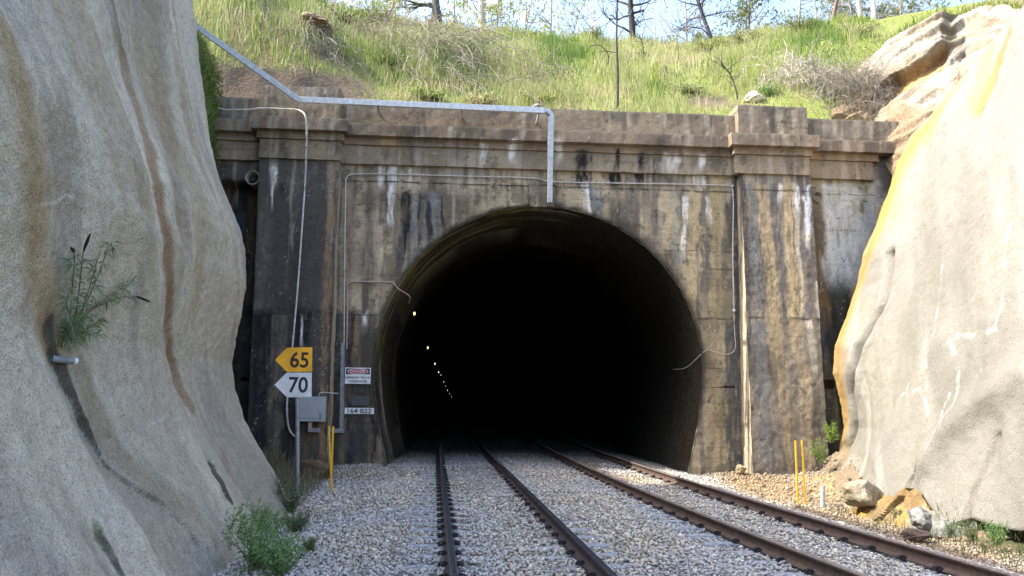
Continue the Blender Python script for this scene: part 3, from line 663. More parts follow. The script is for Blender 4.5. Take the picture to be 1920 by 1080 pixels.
for poly, wd in ((WC, .018), (WC2, .02)):
    a, t = pdist(Yc, Zc, poly); cw = mixc(cw, (.55, .54, .52), .8 * ss(wd, wd * .3, a + .02 * (vn(Yc * 12, Zc * 12, 0, 123) - .5)))
a, t = pdist(Yc, Zc, C3_); cw = mixc(cw, (.07, .11, .015), .7 * ss(.04, .01, a) * ss(.5, .7, vn(Yc * 9, Zc * 9, 0, 124)))
cw = cw * (.86 + .28 * vn(Yc * 16, Zc * 16, 0, 125))[..., None] * [1.02, .985, .90]
lw = tag(link('shotcrete_wall', mesh('shotcrete_wall', Vw.reshape(-1, 3), grid(n1, zr_n), cw.reshape(-1, 3), True), M['shot']), 'grey draped shotcrete slope face on the left with rust and ochre runs', 'rock face')

# ---- right wall
Ye2 = 20.35
SR = [(1558,905),(1550,888),(1575,850),(1584,800),(1576,750),(1564,700),(1566,650),(1586,600),(1606,540),(1620,475),(1640,430),(1664,365),(1684,305),(1692,265)]
_r = np.array([ony(*p, Ye2) for p in SR])
_r = np.vstack([[_r[0, 0] - .25, Ye2, -.7], _r, _r[-1] + [1.3, 0, 1.9], _r[-1] + [2.5, 0, 3.3]]); _q = np.argsort(_r[:, 2])
def XR(z): return np.interp(z, _r[_q, 2], _r[_q, 0])
# the end profile fades into a plain battered face nearer the camera
_fit = np.polyfit([-.4, 2, 5, 8, 10.5], [9.1, 9.9, 10.9, 12.1, 13.1], 1)
def Rface(y, z):
    k = ss(Ye2, Ye2 - 5, y); return lerp(XR(z), np.polyval(_fit, z) - .3 + .0 * y, k) - .02 * (Ye2 - y)
def ztop(y): return np.interp(y, [8, 12, 15, 17.4, 18.4, 19.2, 19.9, 20.35], [11.3, 11.1, 10.9, 10.55, 10.2, 9.8, 9.1, 8.45])
def on_right(px, py):
    r = ray(px, py); lo, hi = 2.0, 22.0
    for _ in range(50):
        m_ = (lo + hi) / 2; p = CAM + r * m_ / r[1]
        if p[0] < Rface(p[1], p[2]): lo = m_
        else: hi = m_
    return CAM + r * lo / r[1]
HEM = np.array([on_right(*p)[1:] for p in [(2060,1010),(1985,1000),(1920,995),(1885,991),(1850,978),(1812,972),(1782,986),(1748,968),(1728,930),(1712,924),(1694,942),(1665,936),(1642,922),(1622,896),(1600,898),(1575,893),(1552,890)]])
_hq = np.argsort(HEM[:, 0])
def zbot(y): return np.interp(y, HEM[_hq, 0], HEM[_hq, 1]) + .06 * (fbm(np.asarray(y) * 3.3, 0, 0, 3, 130) - .5)
def Rpoly(pts): return np.array([on_right(*p)[1:] for p in pts])
yc2 = np.concatenate([np.linspace(5, 9, 40, endpoint=False), np.linspace(9, Ye2, 230)]); tt = np.linspace(0, 1, 230)
yy, tt2 = np.meshgrid(yc2, tt, indexing='ij'); zz = lerp(zbot(yy), ztop(yy), tt2)
GR = Rpoly([(1668,480),(1655,570),(1625,625),(1603,680),(1600,740),(1606,790),(1590,840),(1570,885)])
CK = Rpoly([(1722,872),(1700,905),(1690,930)]); CK2 = Rpoly([(1870,820),(1850,870),(1825,925),(1810,970)])
RG = Rpoly([(1920,705),(1850,750),(1780,800),(1740,860)]); RG2 = Rpoly([(1760,640),(1700,760),(1650,850)])
YS = Rpoly([(1692,280),(1664,380),(1630,470),(1605,545),(1578,630),(1572,700),(1582,760),(1588,800),(1578,850)])
YT = Rpoly([(1800,115),(1780,150),(1775,180),(1750,215),(1715,260),(1680,320),(1655,400)]); YT2 = Rpoly([(1895,60),(1870,110),(1850,160),(1835,200)]); YT3 = Rpoly([(1850,85),(1840,140),(1825,190)])
WS = [Rpoly(p) for p in ([(1760,490),(1745,620),(1735,730)],[(1795,700),(1790,760),(1775,800)],[(1700,720),(1705,770)],[(1730,650),(1735,700)],[(1872,618),(1845,622),(1820,630),(1790,628),(1778,640),(1783,660),(1798,672)],[(1840,690),(1825,720)],[(1885,548),(1880,580),(1868,618)],[(1690,740),(1725,730),(1740,800)],[(1900,420),(1890,500)],[(1750,850),(1765,800),(1762,770),(1775,740)])]
def Rrel(y, z):
    s_ = y - .55 * (z - 3)
    d = .30 * (fbm(s_ * .38, z * .12, 0, 2, 141) - .5) + .15 * (fbm(s_ * 1.0, z * .22, 0, 3, 142) - .5) + .07 * (fbm(y * 2.2, z * 1.4, 0, 3, 143) - .5)
    d = d * ss(Ye2, Ye2 - 1.5, y)
    a, _ = pdist(y, z, GR); d -= .20 * np.exp(-(a / .12)**2); d += .06 * np.exp(-((a - .3) / .14)**2)
    a, _ = pdist(y, z, CK); d -= .12 * ss(.06, .01, a)
    a, _ = pdist(y, z, CK2); d -= .10 * ss(.12, .02, a)
    a, _ = pdist(y, z, RG); d += .22 * np.exp(-(a / .35)**2)
    a, _ = pdist(y, z, RG2); d += .12 * np.exp(-(a / .4)**2)
    d = d + .05 * (fbm(y * 4.5, z * 4.0, 0, 4, 147) - .5)
    return d + .014 * (vn(y * 14, z * 14, 0, 144) - .5)
xx = Rface(yy, zz) - Rrel(yy, zz)
flare = np.exp(-((zz - zbot(yy)) / .25)); xx -= .05 * flare * (fbm(yy * 3, 0, 0, 3, 145) - .2)
Vr = np.stack([xx, yy, zz], -1); e2 = []
for k in range(1, 19):
    a = k / 18
    if a < .6: an = a / .6 * R(95); dx_, dy_ = .16 * (1 - math.cos(an)), .16 * math.sin(an)
    else: dx_, dy_ = .18 + (a - .6) / .4 * 2.5, .16
    e2.append(np.stack([xx[-1] + dx_, yy[-1] + dy_ + .06 * (fbm(zz[-1] * 2, a * 2, 0, 2, 146) - .5), zz[-1]], -1))
Vr = np.concatenate([Vr, np.array(e2)])
# tuck the bottom and top edges behind so the skin has a thickness
Yc, Zc = Vr[..., 1], Vr[..., 2]
lo = Vr[:, :1].copy(); lo[..., 0] += .12; lo[..., 2] -= .02; lo2 = lo.copy(); lo2[..., 0] += .8
Vr2 = np.concatenate([lo2, lo, Vr], 1); Yc, Zc = Vr2[..., 1], Vr2[..., 2]
cr = np.tile(np.array([.19, .181, .152]), (*Yc.shape, 1)) * (.84 + .32 * fbm(Yc * .9, Zc * .5, 0, 4, 150))[..., None]
cr = mixc(cr, (.30, .29, .26), .55 * ss(.52, .68, fbm((Yc - .55 * Zc) * 1.3, Zc * .3, 0, 4, 151)))
cr = mixc(cr, (.135, .13, .105), .65 * ss(.50, .70, fbm((Yc - .5 * Zc) * 1.1 + 9, Zc * .28, 0, 4, 152)))
cr = mixc(cr, (.19, .183, .163), .7 * ss(3.5, 8.5, Zc + 2.5 * (fbm((Yc - .5 * Zc) * .9, Zc * .3, 2, 3, 158) - .5)))
for poly, wd, st, col in ((YS, .36, .85, (.29, .19, .065)), (YS, .10, .7, (.25, .135, .035)), (YT, .75, .85, (.33, .235, .075)), (YT, .22, .7, (.29, .165, .035)), (YT2, .22, .9, (.29, .13, .02)), (YT3, .42, .7, (.34, .255, .08)), (GR, .10, .75, (.16, .15, .13)), (CK, .035, .85, (.05, .045, .04)), (CK2, .08, .7, (.20, .18, .15))):
    a, t = pdist(Yc, Zc, poly); a = a + wd * 1.5 * (fbm(Yc * 4, Zc * 1.2, 0, 4, 153) - .5); cr = mixc(cr, col, st * ss(wd * 1.35, wd * .2, a) * (.6 + .4 * fbm(Yc * 9 - Zc * 3, Zc * 1.5, 0, 3, 156)))
for poly in WS:
    a, t = pdist(Yc, Zc, poly); a = np.abs(a - .10 * (fbm(Yc * 2.6, Zc * 2.6, 4, 3, 157) - .5)); cr = mixc(cr, (.40, .39, .37), .55 * ss(.04, .0, a + .12 * (fbm(Yc * 6, Zc * 4, 0, 3, 154) - .5)))
cr = mixc(cr, (.29, .19, .055), .85 * ss(Ye2 - .25, Ye2 + .05, Yc) * ss(-.2, .6, Zc))
cr = mixc(cr, (.17, .15, .13), .7 * ss(.10, .0, Zc - zbot(Yc) + .08 * (vn(Yc * 5, 0, 0, 155) - .5)))
tag(link('shotcrete_wall', mesh('shotcrete_wall', Vr2.reshape(-1, 3), grid(*Vr2.shape[:2])[:, ::-1], cr.reshape(-1, 3), True), M['shot_lit']), 'pale sunlit shotcrete slope face on the right with yellow stained edge', 'rock face')

# ================================================================== HILLSIDE
CREST = [(-200,-160),(300,-110),(500,-60),(640,-8),(720,8),(800,24),(900,40),(1000,50),(1100,54),(1200,56),(1290,62),(1380,50),(1440,38),(1500,22),(1560,8),(1650,2),(1800,-25),(2000,-60),(2200,-80)]
YC = 33.0
_c = np.array([ony(p[0], p[1] + 44, YC) for p in CREST])
def hill(x, y):
    x, y = np.broadcast_arrays(np.asarray(x, float), np.asarray(y, float))
    zc = np.interp(x * YC / np.maximum(y, 20), _c[:, 0], _c[:, 2])
    z0 = 9.55 + .5 * ss(8, 12, x) + .55 * ss(-3.5, -6, x) * ss(21.9, 23, y) + 1.3 * ss(-6, -8, x) * ss(21.9, 23.6, y)
    t = np.clip((y - 22.0) / (YC - 22.0), 0, 1)
    prof_ = t + .13 * np.sin(t * math.pi) + .03 * np.sin(t * 6.5 * math.pi) * ss(0, .2, t) * ss(1, .85, t)
    prof_ = prof_ + .10 * ss(-2.5, -5.5, x) * np.sin(np.clip(t * 2.2, 0, 1) * math.pi) * 1.4
    z = z0 + (zc - z0) * prof_ - .05 * np.maximum(0, y - YC)
    return z + .45 * (fbm(x * .45, y * .45, 0, 3, 160) - .5) * ss(0, .1, t) + .16 * (fbm(x * 1.7, y * 1.7, 0, 3, 161) - .5)
nx, ny = 230, 150
gx, gy = np.meshgrid(np.linspace(-22, 30, nx), np.concatenate([np.linspace(21.75, 34, 110), np.linspace(34.5, 70, 40)]), indexing='ij'); gx, gy = gx.ravel(), gy.ravel(); gz = hill(gx, gy)
gc = mixc(np.tile(np.array([.17, .20, .05]), (gx.size, 1)), (.20, .17, .08), ss(.55, .68, fbm(gx * .9, gy * .9, 0, 4, 162)))
def bare(x, y, z):
    """brown bare bank behind the left pier"""
    px, py = proj(x, y, z)
    a = ss(350, 420, px) * ss(750, 640, px) * ss(np.interp(px, [350, 440, 520, 640, 760], [85, 110, 128, 138, 165]) - 8, np.interp(px, [350, 440, 520, 640, 760], [85, 110, 128, 138, 165]) + 14, py + 22 * (fbm(x * 1.5, y * 1.5, 0, 3, 163) - .5))
    b = np.exp(-(((px - 575) / 75)**2 + ((py - 95 - (px - 575) * .28) / 13)**2)) * 1.3
    c = np.exp(-(((px - 1330) / 60)**2 + ((py - 192) / 12)**2)) * 1.2
    return np.clip(np.maximum(np.maximum(a, b), c), 0, 1)
bb = bare(gx, gy, gz); gc = mixc(gc, (.115, .085, .06), bb)
gc = mixc(gc, (.055, .045, .036), bb * ss(.5, .65, fbm(gx * 2, gy * 2, gz, 4, 164)))
struct(link('hillside', mesh('hillside', np.stack([gx, gy, gz], 1), grid(nx, ny), gc, True), M['earth']))
# land behind the two cut faces
def land(name, xs, f, y0, y1, n=70):
    a, b = np.meshgrid(xs, np.linspace(y0, y1, n), indexing='ij'); a, b = a.ravel(), b.ravel()
    return struct(link(name, mesh(name, np.stack([a, b, f(a, b)], 1), grid(len(xs), n), mixc(np.tile(np.array([.10, .12, .04]), (a.size, 1)), (.16, .12, .07), ss(.45, .6, fbm(a, b, 0, 3, 165))), True), M['earth']))
XTOP = float(Lface(10, 14.9))
land('left_bank', np.linspace(XTOP - 14, XTOP + .02, 40), lambda x, y: 14.85 + .12 * (XTOP - x) + .3 * (fbm(x * .6, y * .6, 0, 3, 166) - .5) * ss(0, 1, XTOP - x), -6, 16.6)  # unseen land, raised and lengthened so its shadow covers the tracks
# cut slope between the left wall's end and the wing wall
a, b = np.meshgrid(np.linspace(14.6, 21.9, 70), np.linspace(0, 1, 120), indexing='ij')
zz = lerp(-.5, 13.2, b); xx = -6.86 - .10 * np.maximum(0, zz - 9) - .55 * np.maximum(0, zz - 10.6) + .5 * (fbm(a * .8, zz * .8, 0, 4, 167) - .5) + .15 * np.maximum(0, 5 - zz)
xx = xx - .25 * ss(20, 21.5, a)
cc = mixc(np.tile(np.array([.045, .036, .026]), (*a.shape, 1)), (.05, .065, .02), ss(.4, .6, fbm(a * 2, zz * 2, 0, 4, 168)) * ss(5, 8, zz))
struct(link('cut_slope', mesh('cut_slope', np.stack([xx, a, zz], -1).reshape(-1, 3), grid(70, 120), cc.reshape(-1, 3), True), M['earth']))
def cutx(y, z): return -6.86 - .10 * np.maximum(0, z - 9) - .55 * np.maximum(0, z - 10.6) + .5 * (fbm(y * .8, z * .8, 0, 4, 167) - .5) + .15 * np.maximum(0, 5 - z) - .25 * ss(20, 21.5, y)

# ---- sandstone outcrop at the top right
pa, pb = np.meshgrid(np.linspace(1560, 2120, 300), np.linspace(0, 1, 170), indexing='ij')
topl = np.interp(pa, [1560, 1620, 1660, 1700, 1745, 1800, 1850, 1900, 1960, 2120], [175, 118, 78, 52, 40, 22, 10, 14, 6, -20])
botl = np.interp(pa, [1560, 1640, 1690, 1730, 1775, 1815, 1870, 1905, 1960, 2120], [225, 240, 272, 232, 178, 105, 78, 70, 60, 30])
botl = botl + 75 * ss(1600, 1690, pa); pyy = lerp(botl, topl, pb)
_ps = np.array([1690, 1720, 1750, 1780, 1810, 1850, 1900, 1960, 2040, 2120]); _pbt = np.interp(_ps, [1690, 1730, 1775, 1815, 1870, 1905, 1960, 2120], [272, 232, 178, 105, 78, 70, 60, 30])
_yy = np.array([on_right(a_, b_)[1] for a_, b_ in zip(_ps, _pbt)])
Yr = np.interp(pa, np.r_[1560, 1640, _ps], np.r_[22.1, 21.9, _yy + .25]) + np.clip(pb - .2, 0, 1) * 3.0 + .9 * np.clip(.2 - pb, 0, 1) * ss(1660, 1700, pa)
rx = CAM[0] + (lambda r: r[0] / r[1])(np.array([(pa - 960) / FPX * _x[0] - (pyy - 540) / FPX * _x[1] - _x[2], (pa - 960) / FPX * _d[0] - (pyy - 540) / FPX * _d[1] - _d[2]])) * Yr
rz_ = CAM[2] + (lambda r: r[0] / r[1])(np.array([(pa - 960) / FPX * _u[0] - (pyy - 540) / FPX * _u[1] - _u[2], (pa - 960) / FPX * _d[0] - (pyy - 540) / FPX * _d[1] - _d[2]])) * Yr
wob = 10 * (fbm(pa / 40, pyy / 40, 0, 3, 170) - .5)
ledge_y = 168 - (pa - 1655) * .66 + wob              # underside of the overhanging slab
inside = ss(1630, 1665, pa) * ss(1785, 1765, pa)
prot = inside * ss(ledge_y + 3, ledge_y - 2, pyy) * ss(ledge_y - 95, ledge_y - 40, pyy) * .42
under = inside * ss(ledge_y - 2, ledge_y + 3, pyy) * ss(ledge_y + 42, ledge_y + 14, pyy) * .30
strat = pyy + (pa - 1700) * .55 + 8 * (fbm(pa / 30, pyy / 30, 1, 3, 171) - .5)
lay = .06 * (fbm(pa / 5, pyy / 5, 4, 3, 178) - .5) + .26 * (vn(strat / 9, pa / 160, 0, 172) - .5) + .28 * (fbm(strat / 24, pa / 130, 0, 2, 173) - .5) + .10 * (fbm(pa / 11, pyy / 11, 0, 3, 174) - .5)
dsp = prot - under + lay * ss(0, .06, pb)
Vo = np.stack([rx, Yr, rz_], -1) + dsp[..., None] * nrm(np.array([-.55, -.75, .25]))
cd_ = mixc(np.tile(np.array([.20, .17, .12]), (*pa.shape, 1)), (.29, .27, .225), ss(.45, .62, fbm(pa / 40, pyy / 25, 0, 4, 175)))
cd_ = mixc(cd_, (.14, .11, .07), .45 * ss(.52, .62, fbm(strat / 7, pa / 70, 2, 4, 176)))
cd_ = mixc(cd_, (.30, .17, .05), .8 * np.clip(under * 3.5, 0, 1))
cd_ = mixc(cd_, (.07, .055, .04), .6 * ss(.10, .03, np.abs(fbm(strat / 16, pa / 60, 3, 4, 179) - .5)) * ss(.4, .6, fbm(pa / 30, pyy / 30, 2, 2, 180)))
cd_ = mixc(cd_, (.11, .10, .045), .6 * ss(.6, .75, fbm(pa / 22, pyy / 22, 5, 3, 177)) * ss(.6, .9, pb))
cd_ = mixc(cd_, (.20, .145, .085), ss(1660, 1600, pa) * .7); cd_ = mixc(cd_, (.17, .12, .07), ss(190, 215, pyy) * .7)
tag(link('rock_outcrop', mesh('rock_outcrop', Vo.reshape(-1, 3), grid(300, 170), cd_.reshape(-1, 3), True), M['rock']), 'layered tan sandstone outcrop with overhanging ledge above the right wall', 'rock')
# land behind the outcrop and the right wall
tl = Vo[:, -1]
back = [tl]
for k, (dx_, dy_, dz2) in enumerate(((.6, .8, -.15), (2.5, 3, .0), (6, 8, .3), (14, 16, .6))): back.append(tl + np.array([dx_, dy_, dz2]))
B_ = np.array(back)
struct(link('right_bank', mesh('right_bank', B_.reshape(-1, 3), grid(len(back), 300), np.tile(np.array([.17, .16, .07]), (B_.shape[0] * 300, 1)), True), M['earth']))
# earth and stone backing under the right wall's ragged hem
yb, tb = np.meshgrid(np.linspace(5, 20.6, 200), np.linspace(0, 1, 30), indexing='ij')
xb = lerp(8.35, 9.75, tb) + .25 * (fbm(yb * 1.6, tb * 3, 0, 4, 180) - .5) + .4 * ss(17, 20, yb); zb_ = lerp(-.75, .35, tb**1.2) + .15 * (fbm(yb * 2, tb * 4, 1, 4, 181) - .5)
xb = np.minimum(xb, Rface(yb, np.maximum(zb_, .1)) + .22)
cbk = mixc(np.tile(np.array([.17, .13, .085]), (*yb.shape, 1)), (.30, .17, .035), ss(13.5, 14.5, yb) * ss(16.8, 16, yb) * .8)
cbk = mixc(cbk, (.06, .065, .03), ss(.4, .6, fbm(yb * 2, tb * 5, 0, 3, 182)) * ss(14, 13, yb))
struct(link('wall_foot_bank', mesh('wall_foot_bank', np.stack([xb, yb, zb_], -1).reshape(-1, 3), grid(200, 30), cbk.reshape(-1, 3), True), M['earth']))

# ================================================================== BOULDERS
def boulder(c, s, col, col2, label, seed, group=None):
    bm = bmesh.new(); bmesh.ops.create_icosphere(bm, subdivisions=5, radius=1); V = np.array([v.co[:] for v in bm.verts]); F = np.array([[v.index for v in f.verts] for f in bm.faces]); bm.free()
    r_ = np.random.default_rng(seed)
    for _ in range(16):
        n = nrm(r_.normal(size=3)); d = r_.uniform(.5, .8); k = np.maximum(0, V @ n - d); V = V - k[:, None] * n * .92
    V = V + .10 * (np.round(V * 3.5 + 1.2 * (fbm(V[:, 0] * 1.5, V[:, 1] * 1.5, V[:, 2] * 1.5 + seed, 3, seed + 8) - .5)[:, None]) / 3.5 - V)
    V = V * (1 + .22 * (fbm(V[:, 0] * 2, V[:, 1] * 2, V[:, 2] * 2 + seed, 4, seed) - .5))[:, None]
    strat = V[:, 2] * .8 + V[:, 0] * .5
    V = V * (1 + .10 * (vn(strat * 6, V[:, 1] * .8, 0, seed + 3) - .5) + .10 * (fbm(V[:, 0] * 6, V[:, 1] * 6, V[:, 2] * 6, 3, seed + 5) - .5))[:, None]
    c_ = mixc(np.tile(np.array(col), (len(V), 1)), col2, ss(.42, .62, fbm(V[:, 0] * 2.5, V[:, 1] * 2.5, V[:, 2] * 1.2, 4, seed + 1)))
    o = link('boulder', mesh('boulder', V * np.asarray(s), F, c_, True), M['rock']); o.location = c; o.rotation_euler = (0, 0, r_.uniform(0, 3))
    return tag(o, label, 'boulder', group)
boulder(onz(1622, 950, -.42) + np.array([.12, .25, .20]), (.60, .5, .42), (.22, .18, .115), (.31, .27, .20), 'tan boulder under the hem of the right wall, nearest the portal', 3)
boulder(onz(1722, 992, -.45) + np.array([.1, .1, .16]), (.24, .27, .26), (.17, .165, .15), (.25, .245, .22), 'grey boulder just right of the orange stained rock ledge', 6)
boulder(onz(1388, 884, -.2) + np.array([0, 0, .06]), (.26, .2, .18), (.33, .25, .15), (.42, .34, .22), 'small brown rock at the foot of the right buttress', 8)
boulder(onz(1712, 1004, -.5) + np.array([.1, 0, 0]), (.27, .26, .13), (.10, .075, .06), (.16, .115, .085), 'low dark reddish rock in the ditch beside weeds', 9)
boulder(np.array([*ony(590, 895, 19.6)[:2], -.25]), (.62, .35, .38), (.10, .065, .035), (.16, .11, .06), 'dark brown earthy block at the foot of left buttress', 10)
def hb(px, py, Y, s, label, seed, c1_=(.40, .36, .28), c2_=(.58, .54, .46)): 
    p = ony(px, py, Y); p[2] = hill(p[0], p[1]) + .05; boulder(p, s, c1_, c2_, label, seed)
hb(1310, 196, 22.6, (.75, .35, .28), 'rounded tan heap of rock behind the parapet beside the right pier', 21, (.25, .19, .12), (.34, .27, .18))
hb(1415, 178, 23.6, (.55, .4, .24), 'pale grey rock in the grass above the right pier', 22)
hb(1005, 185, 22.9, (.4, .3, .26), 'grey rock lying behind the parapet above the keystone', 23, (.13, .11, .10), (.22, .20, .18))
hb(590, 100, 24.5, (1.3, .6, .35), 'long brown rock ledge in the grass bank above the left pier', 24, (.16, .12, .07), (.27, .20, .12))

ly, lt = np.meshgrid(np.linspace(13.0, 18.6, 260), np.linspace(0, 1, 70), indexing='ij')
lz0, lz1 = ground(8.2 + 0 * ly, ly) - .12, zbot(ly) + .10
lz = lerp(lz0, lz1, lt); fadeb = ss(13.0, 13.6, ly) * ss(18.6, 17.8, ly)
lx = Rface(ly, lz1) + .12 - (1 - lt)**.8 * .62 * fadeb - .16 * fadeb
blk = np.floor(ly * 1.5 + .5 * fbm(ly * 2, lt * 2, 0, 3, 301) + lt * .8); hsh = vn(blk * 3.7, 0, 0, 302)
lx = lx - fadeb * (.24 * (hsh - .5) + .22 * (fbm(ly * 2.2, lt * 1.6, 0, 4, 303) - .5) + .10 * (fbm(ly * 7, lt * 5, 0, 4, 304) - .5) + .16 * (vn(ly * .6 + lt * 2.2, 0, 0, 305) - .5))
lc = mixc(np.tile(np.array([.23, .19, .125]), (*ly.shape, 1)), (.27, .155, .03), ss(13.9, 14.4, ly) * ss(16.5, 16.1, ly) * (.55 + .45 * ss(.35, .6, fbm(ly * 3.5, lt * .7, 0, 3, 306))))
lc = mixc(lc, (.15, .085, .025), .5 * ss(.52, .66, fbm(ly * 5, lt * 1.0, 3, 4, 307)) * ss(13.8, 14.4, ly) * ss(16.6, 16.1, ly))
lc = mixc(lc, (.17, .165, .15), ss(14.1, 13.7, ly)); lc = mixc(lc, (.09, .07, .05), .5 * ss(.54, .64, fbm(ly * 3, lt * 3, 9, 4, 308))); lc = mixc(lc, (.13, .11, .08), ss(.25, .02, lt) * .7)
tag(link('rock_ledge', mesh('rock_ledge', np.stack([lx, ly, lz], -1).reshape(-1, 3), grid(260, 70), lc.reshape(-1, 3), True), M['rock']), 'eroded orange and tan stained rock ledge exposed under the right wall hem', 'rock')

# ================================================================== SERVICES ON THE PORTAL
def tube_obj(name, P, r, m, parent=None, n=60, sides=10):
    V, F, _ = tubes([(smoothline(P, n), r)], sides)
    me = mesh(name, V, F, None, True); return link(name, me, m, parent)
def pxl(pts, Y): return [ony(*p, Y) for p in pts]
def sadd(parent, pts, Y, m=None, w=.05):
    for p in pts:
        q = ony(*p, Y); bm = bmesh.new(); boxmb(bm, q[0] - w, q[0] + w, q[1] - .012, q[1] + .03, q[2] - .014, q[2] + .014); bmesh_obj('saddle', bm, m or M['greyc'], parent, .004)
# galvanised cable duct
def duct(P0, P1, w_, h_, bm):
    P0, P1 = np.asarray(P0), np.asarray(P1); t = nrm(P1 - P0); yv = np.array([0, 1., 0]); s = nrm(np.cross(yv, t))
    vs = []
    for p in (P0, P1):
        for a, b in ((-1, -1), (1, -1), (1, 1), (-1, 1)): vs.append(bm.verts.new(p + s * a * w_ / 2 + yv * b * h_ / 2))
    for q in ((0,1,5,4),(1,2,6,5),(2,3,7,6),(3,0,4,7),(3,2,1,0),(4,5,6,7)): bm.faces.new([vs[k] for k in q])
YD = YP - .78
dq = thing('cable_duct', 'galvanised steel cable duct sloping onto the parapet and dropping to the arch crown', 'cable duct', tuple(ony(560, 187, YD)))
pA, pB = ony(330, 22, YD - 1.2), ony(560, 187, YD); pC = ony(1018, 207.5, YD); pD = ony(1033, 222, YD); pE = ony(1031, 380, YP - .5)
bm = bmesh.new(); duct(pA, pB + (pB - pA) * .002, .155, .1, bm); bmesh_obj('sloping_run', bm, M['galv'], dq, .006)
bm = bmesh.new(); duct(pB, pC, .165, .1, bm); bmesh_obj('level_run', bm, M['galv'], dq, .006)
bm = bmesh.new(); duct(pD, pD + (pE - pD) * .46, .15, .1, bm); duct(pD + (pE - pD) * .455, pE, .135, .09, bm); bmesh_obj('drop', bm, M['galv'], dq, .006)
bm = bmesh.new(); arcp = smoothline([pC, pC + (pD - pC) * [.55, 1, .12], pC + (pD - pC) * [.92, 1, .5], pD], 8)
for a, b in zip(arcp, arcp[1:]): duct(a - (b - a) * .12, b + (b - a) * .12, .155, .104, bm)
bmesh_obj('elbow', bm, M['galv'], dq)
for q in ((708, 199), (866, 206), (1010, 214)):
    p = ony(*q, YD); bm = bmesh.new(); boxmb(bm, p[0] - .02, p[0] + .02, YD, YP - .08, p[2] - .05, p[2] + .05); bmesh_obj('bracket', bm, M['greyc'], dq, .004)
for fr in (.25, .55, .8):
    p = pB + (pC - pB) * fr; bm = bmesh.new(); boxmb(bm, p[0] - .012, p[0] + .012, YD - .056, YD + .05, p[2] - .088, p[2] + .088); bmesh_obj('joint', bm, M['galv'], dq, .003)
# white conduit across the left wing and down the left buttress
YB = YP - .55
cw_ = thing('conduit', 'thin cream conduit crossing the left pier then down the left buttress behind the speed signs', 'conduit', tuple(ony(563, 208, YP - .78)))
P = pxl([(410,203),(425,206),(470,207),(490,204.5),(530,206),(560,208)], YP - .5)
P = [np.array([p[0], YP - (.5 if i < 2 else .56), p[2]]) for i, p in enumerate(P)]
P2_ = pxl([(572,216),(575,235)], YP - .79) + pxl([(575,262),(574,285)], YP - .66) + pxl([(572,340)], YP - .46) + pxl([(566,430)], YP - .55) + pxl([(558,540)], YP - .64) + pxl([(548,650),(541,720)], YP - .74) + pxl([(538,765),(541,800),(550,816),(560,820)], YP - .82)
tube_obj('pipe', P + P2_, .026, M['pvc'], cw_, 140, 8)
sadd(cw_, [(430,206.5),(468,207),(513,205)], YP - .5); sadd(cw_, [(573,233)], YP - .77); sadd(cw_, [(572,340)], YP - .44); sadd(cw_, [(567,410)], YP - .5); sadd(cw_, [(560,500)], YP - .6); sadd(cw_, [(549,630)], YP - .7); sadd(cw_, [(538,768)], YP - .8)
# thin white conduit over the arch
cw2 = thing('conduit', 'thin pale conduit running level above the arch and down beside the right buttress', 'conduit', tuple(ony(1000, 333, YP - .05)))
P = pxl([(645,650),(646,500),(648,350),(650,334),(662,327),(720,326.5),(860,330),(1000,334),(1040,341),(1200,344),(1360,347.5),(1372,352),(1375,380),(1374,470),(1376,585)], YP - .045)
tube_obj('pipe', P, .017, M['pvc'], cw2, 220, 8)
P = pxl([(1376,585),(1377,620),(1379,648),(1374,660),(1360,664),(1338,659),(1322,658)], YP - .04) + [np.array([6.55, YP + .7, 2.62]), np.array([6.5, YP + 2.0, 2.6])]
tube_obj('loose_cable', P, .010, M['pvc'], cw2, 60, 6)
bm = bmesh.new(); q = ony(1376, 582, YP - .05); bmesh.ops.create_icosphere(bm, subdivisions=2, radius=.045, matrix=Matrix.Translation(q)); bmesh_obj('junction', bm, M['white'], cw2, 0, True)
sadd(cw2, [(647,420),(646,520),(715,327),(905,331),(1085,342),(1290,345.5),(1375,430),(1375,500)], YP - .03, None, .035)
# copper coloured conduit to the tunnel mouth
cw3 = thing('conduit', 'pinkish conduit bending from the wall into the left side of the arch', 'conduit', tuple(ony(690, 528, YP - .05)))
P = pxl([(650,655),(651,600),(651,545),(653,531),(665,528),(700,528.5),(728,529),(738,531)], YP - .045) + [ony(746, 541, YP - .05), np.array([-1.50, YP + .35, 4.48]), np.array([-1.55, YP + .9, 4.35])]
tube_obj('pipe', P, .020, M['copper'], cw3, 90, 8); sadd(cw3, [(651,580),(690,528.5)], YP - .03, None, .035)
# grey trunking beside the danger notice
cw4 = thing('conduit', 'grey square trunking left of the danger notice, turning under the equipment box', 'conduit', tuple(ony(643, 720, YP - .06)))
bm = bmesh.new(); duct(ony(643, 642, YP - .05), ony(640, 812, YP - .05), .10, .07, bm); bmesh_obj('trunking', bm, M['greyc'], cw4, .006)
bm = bmesh.new(); duct(ony(645, 808, YP - .05), ony(578, 806, YP - .98), .11, .07, bm); bmesh_obj('trunking', bm, M['greyc'], cw4, .006)
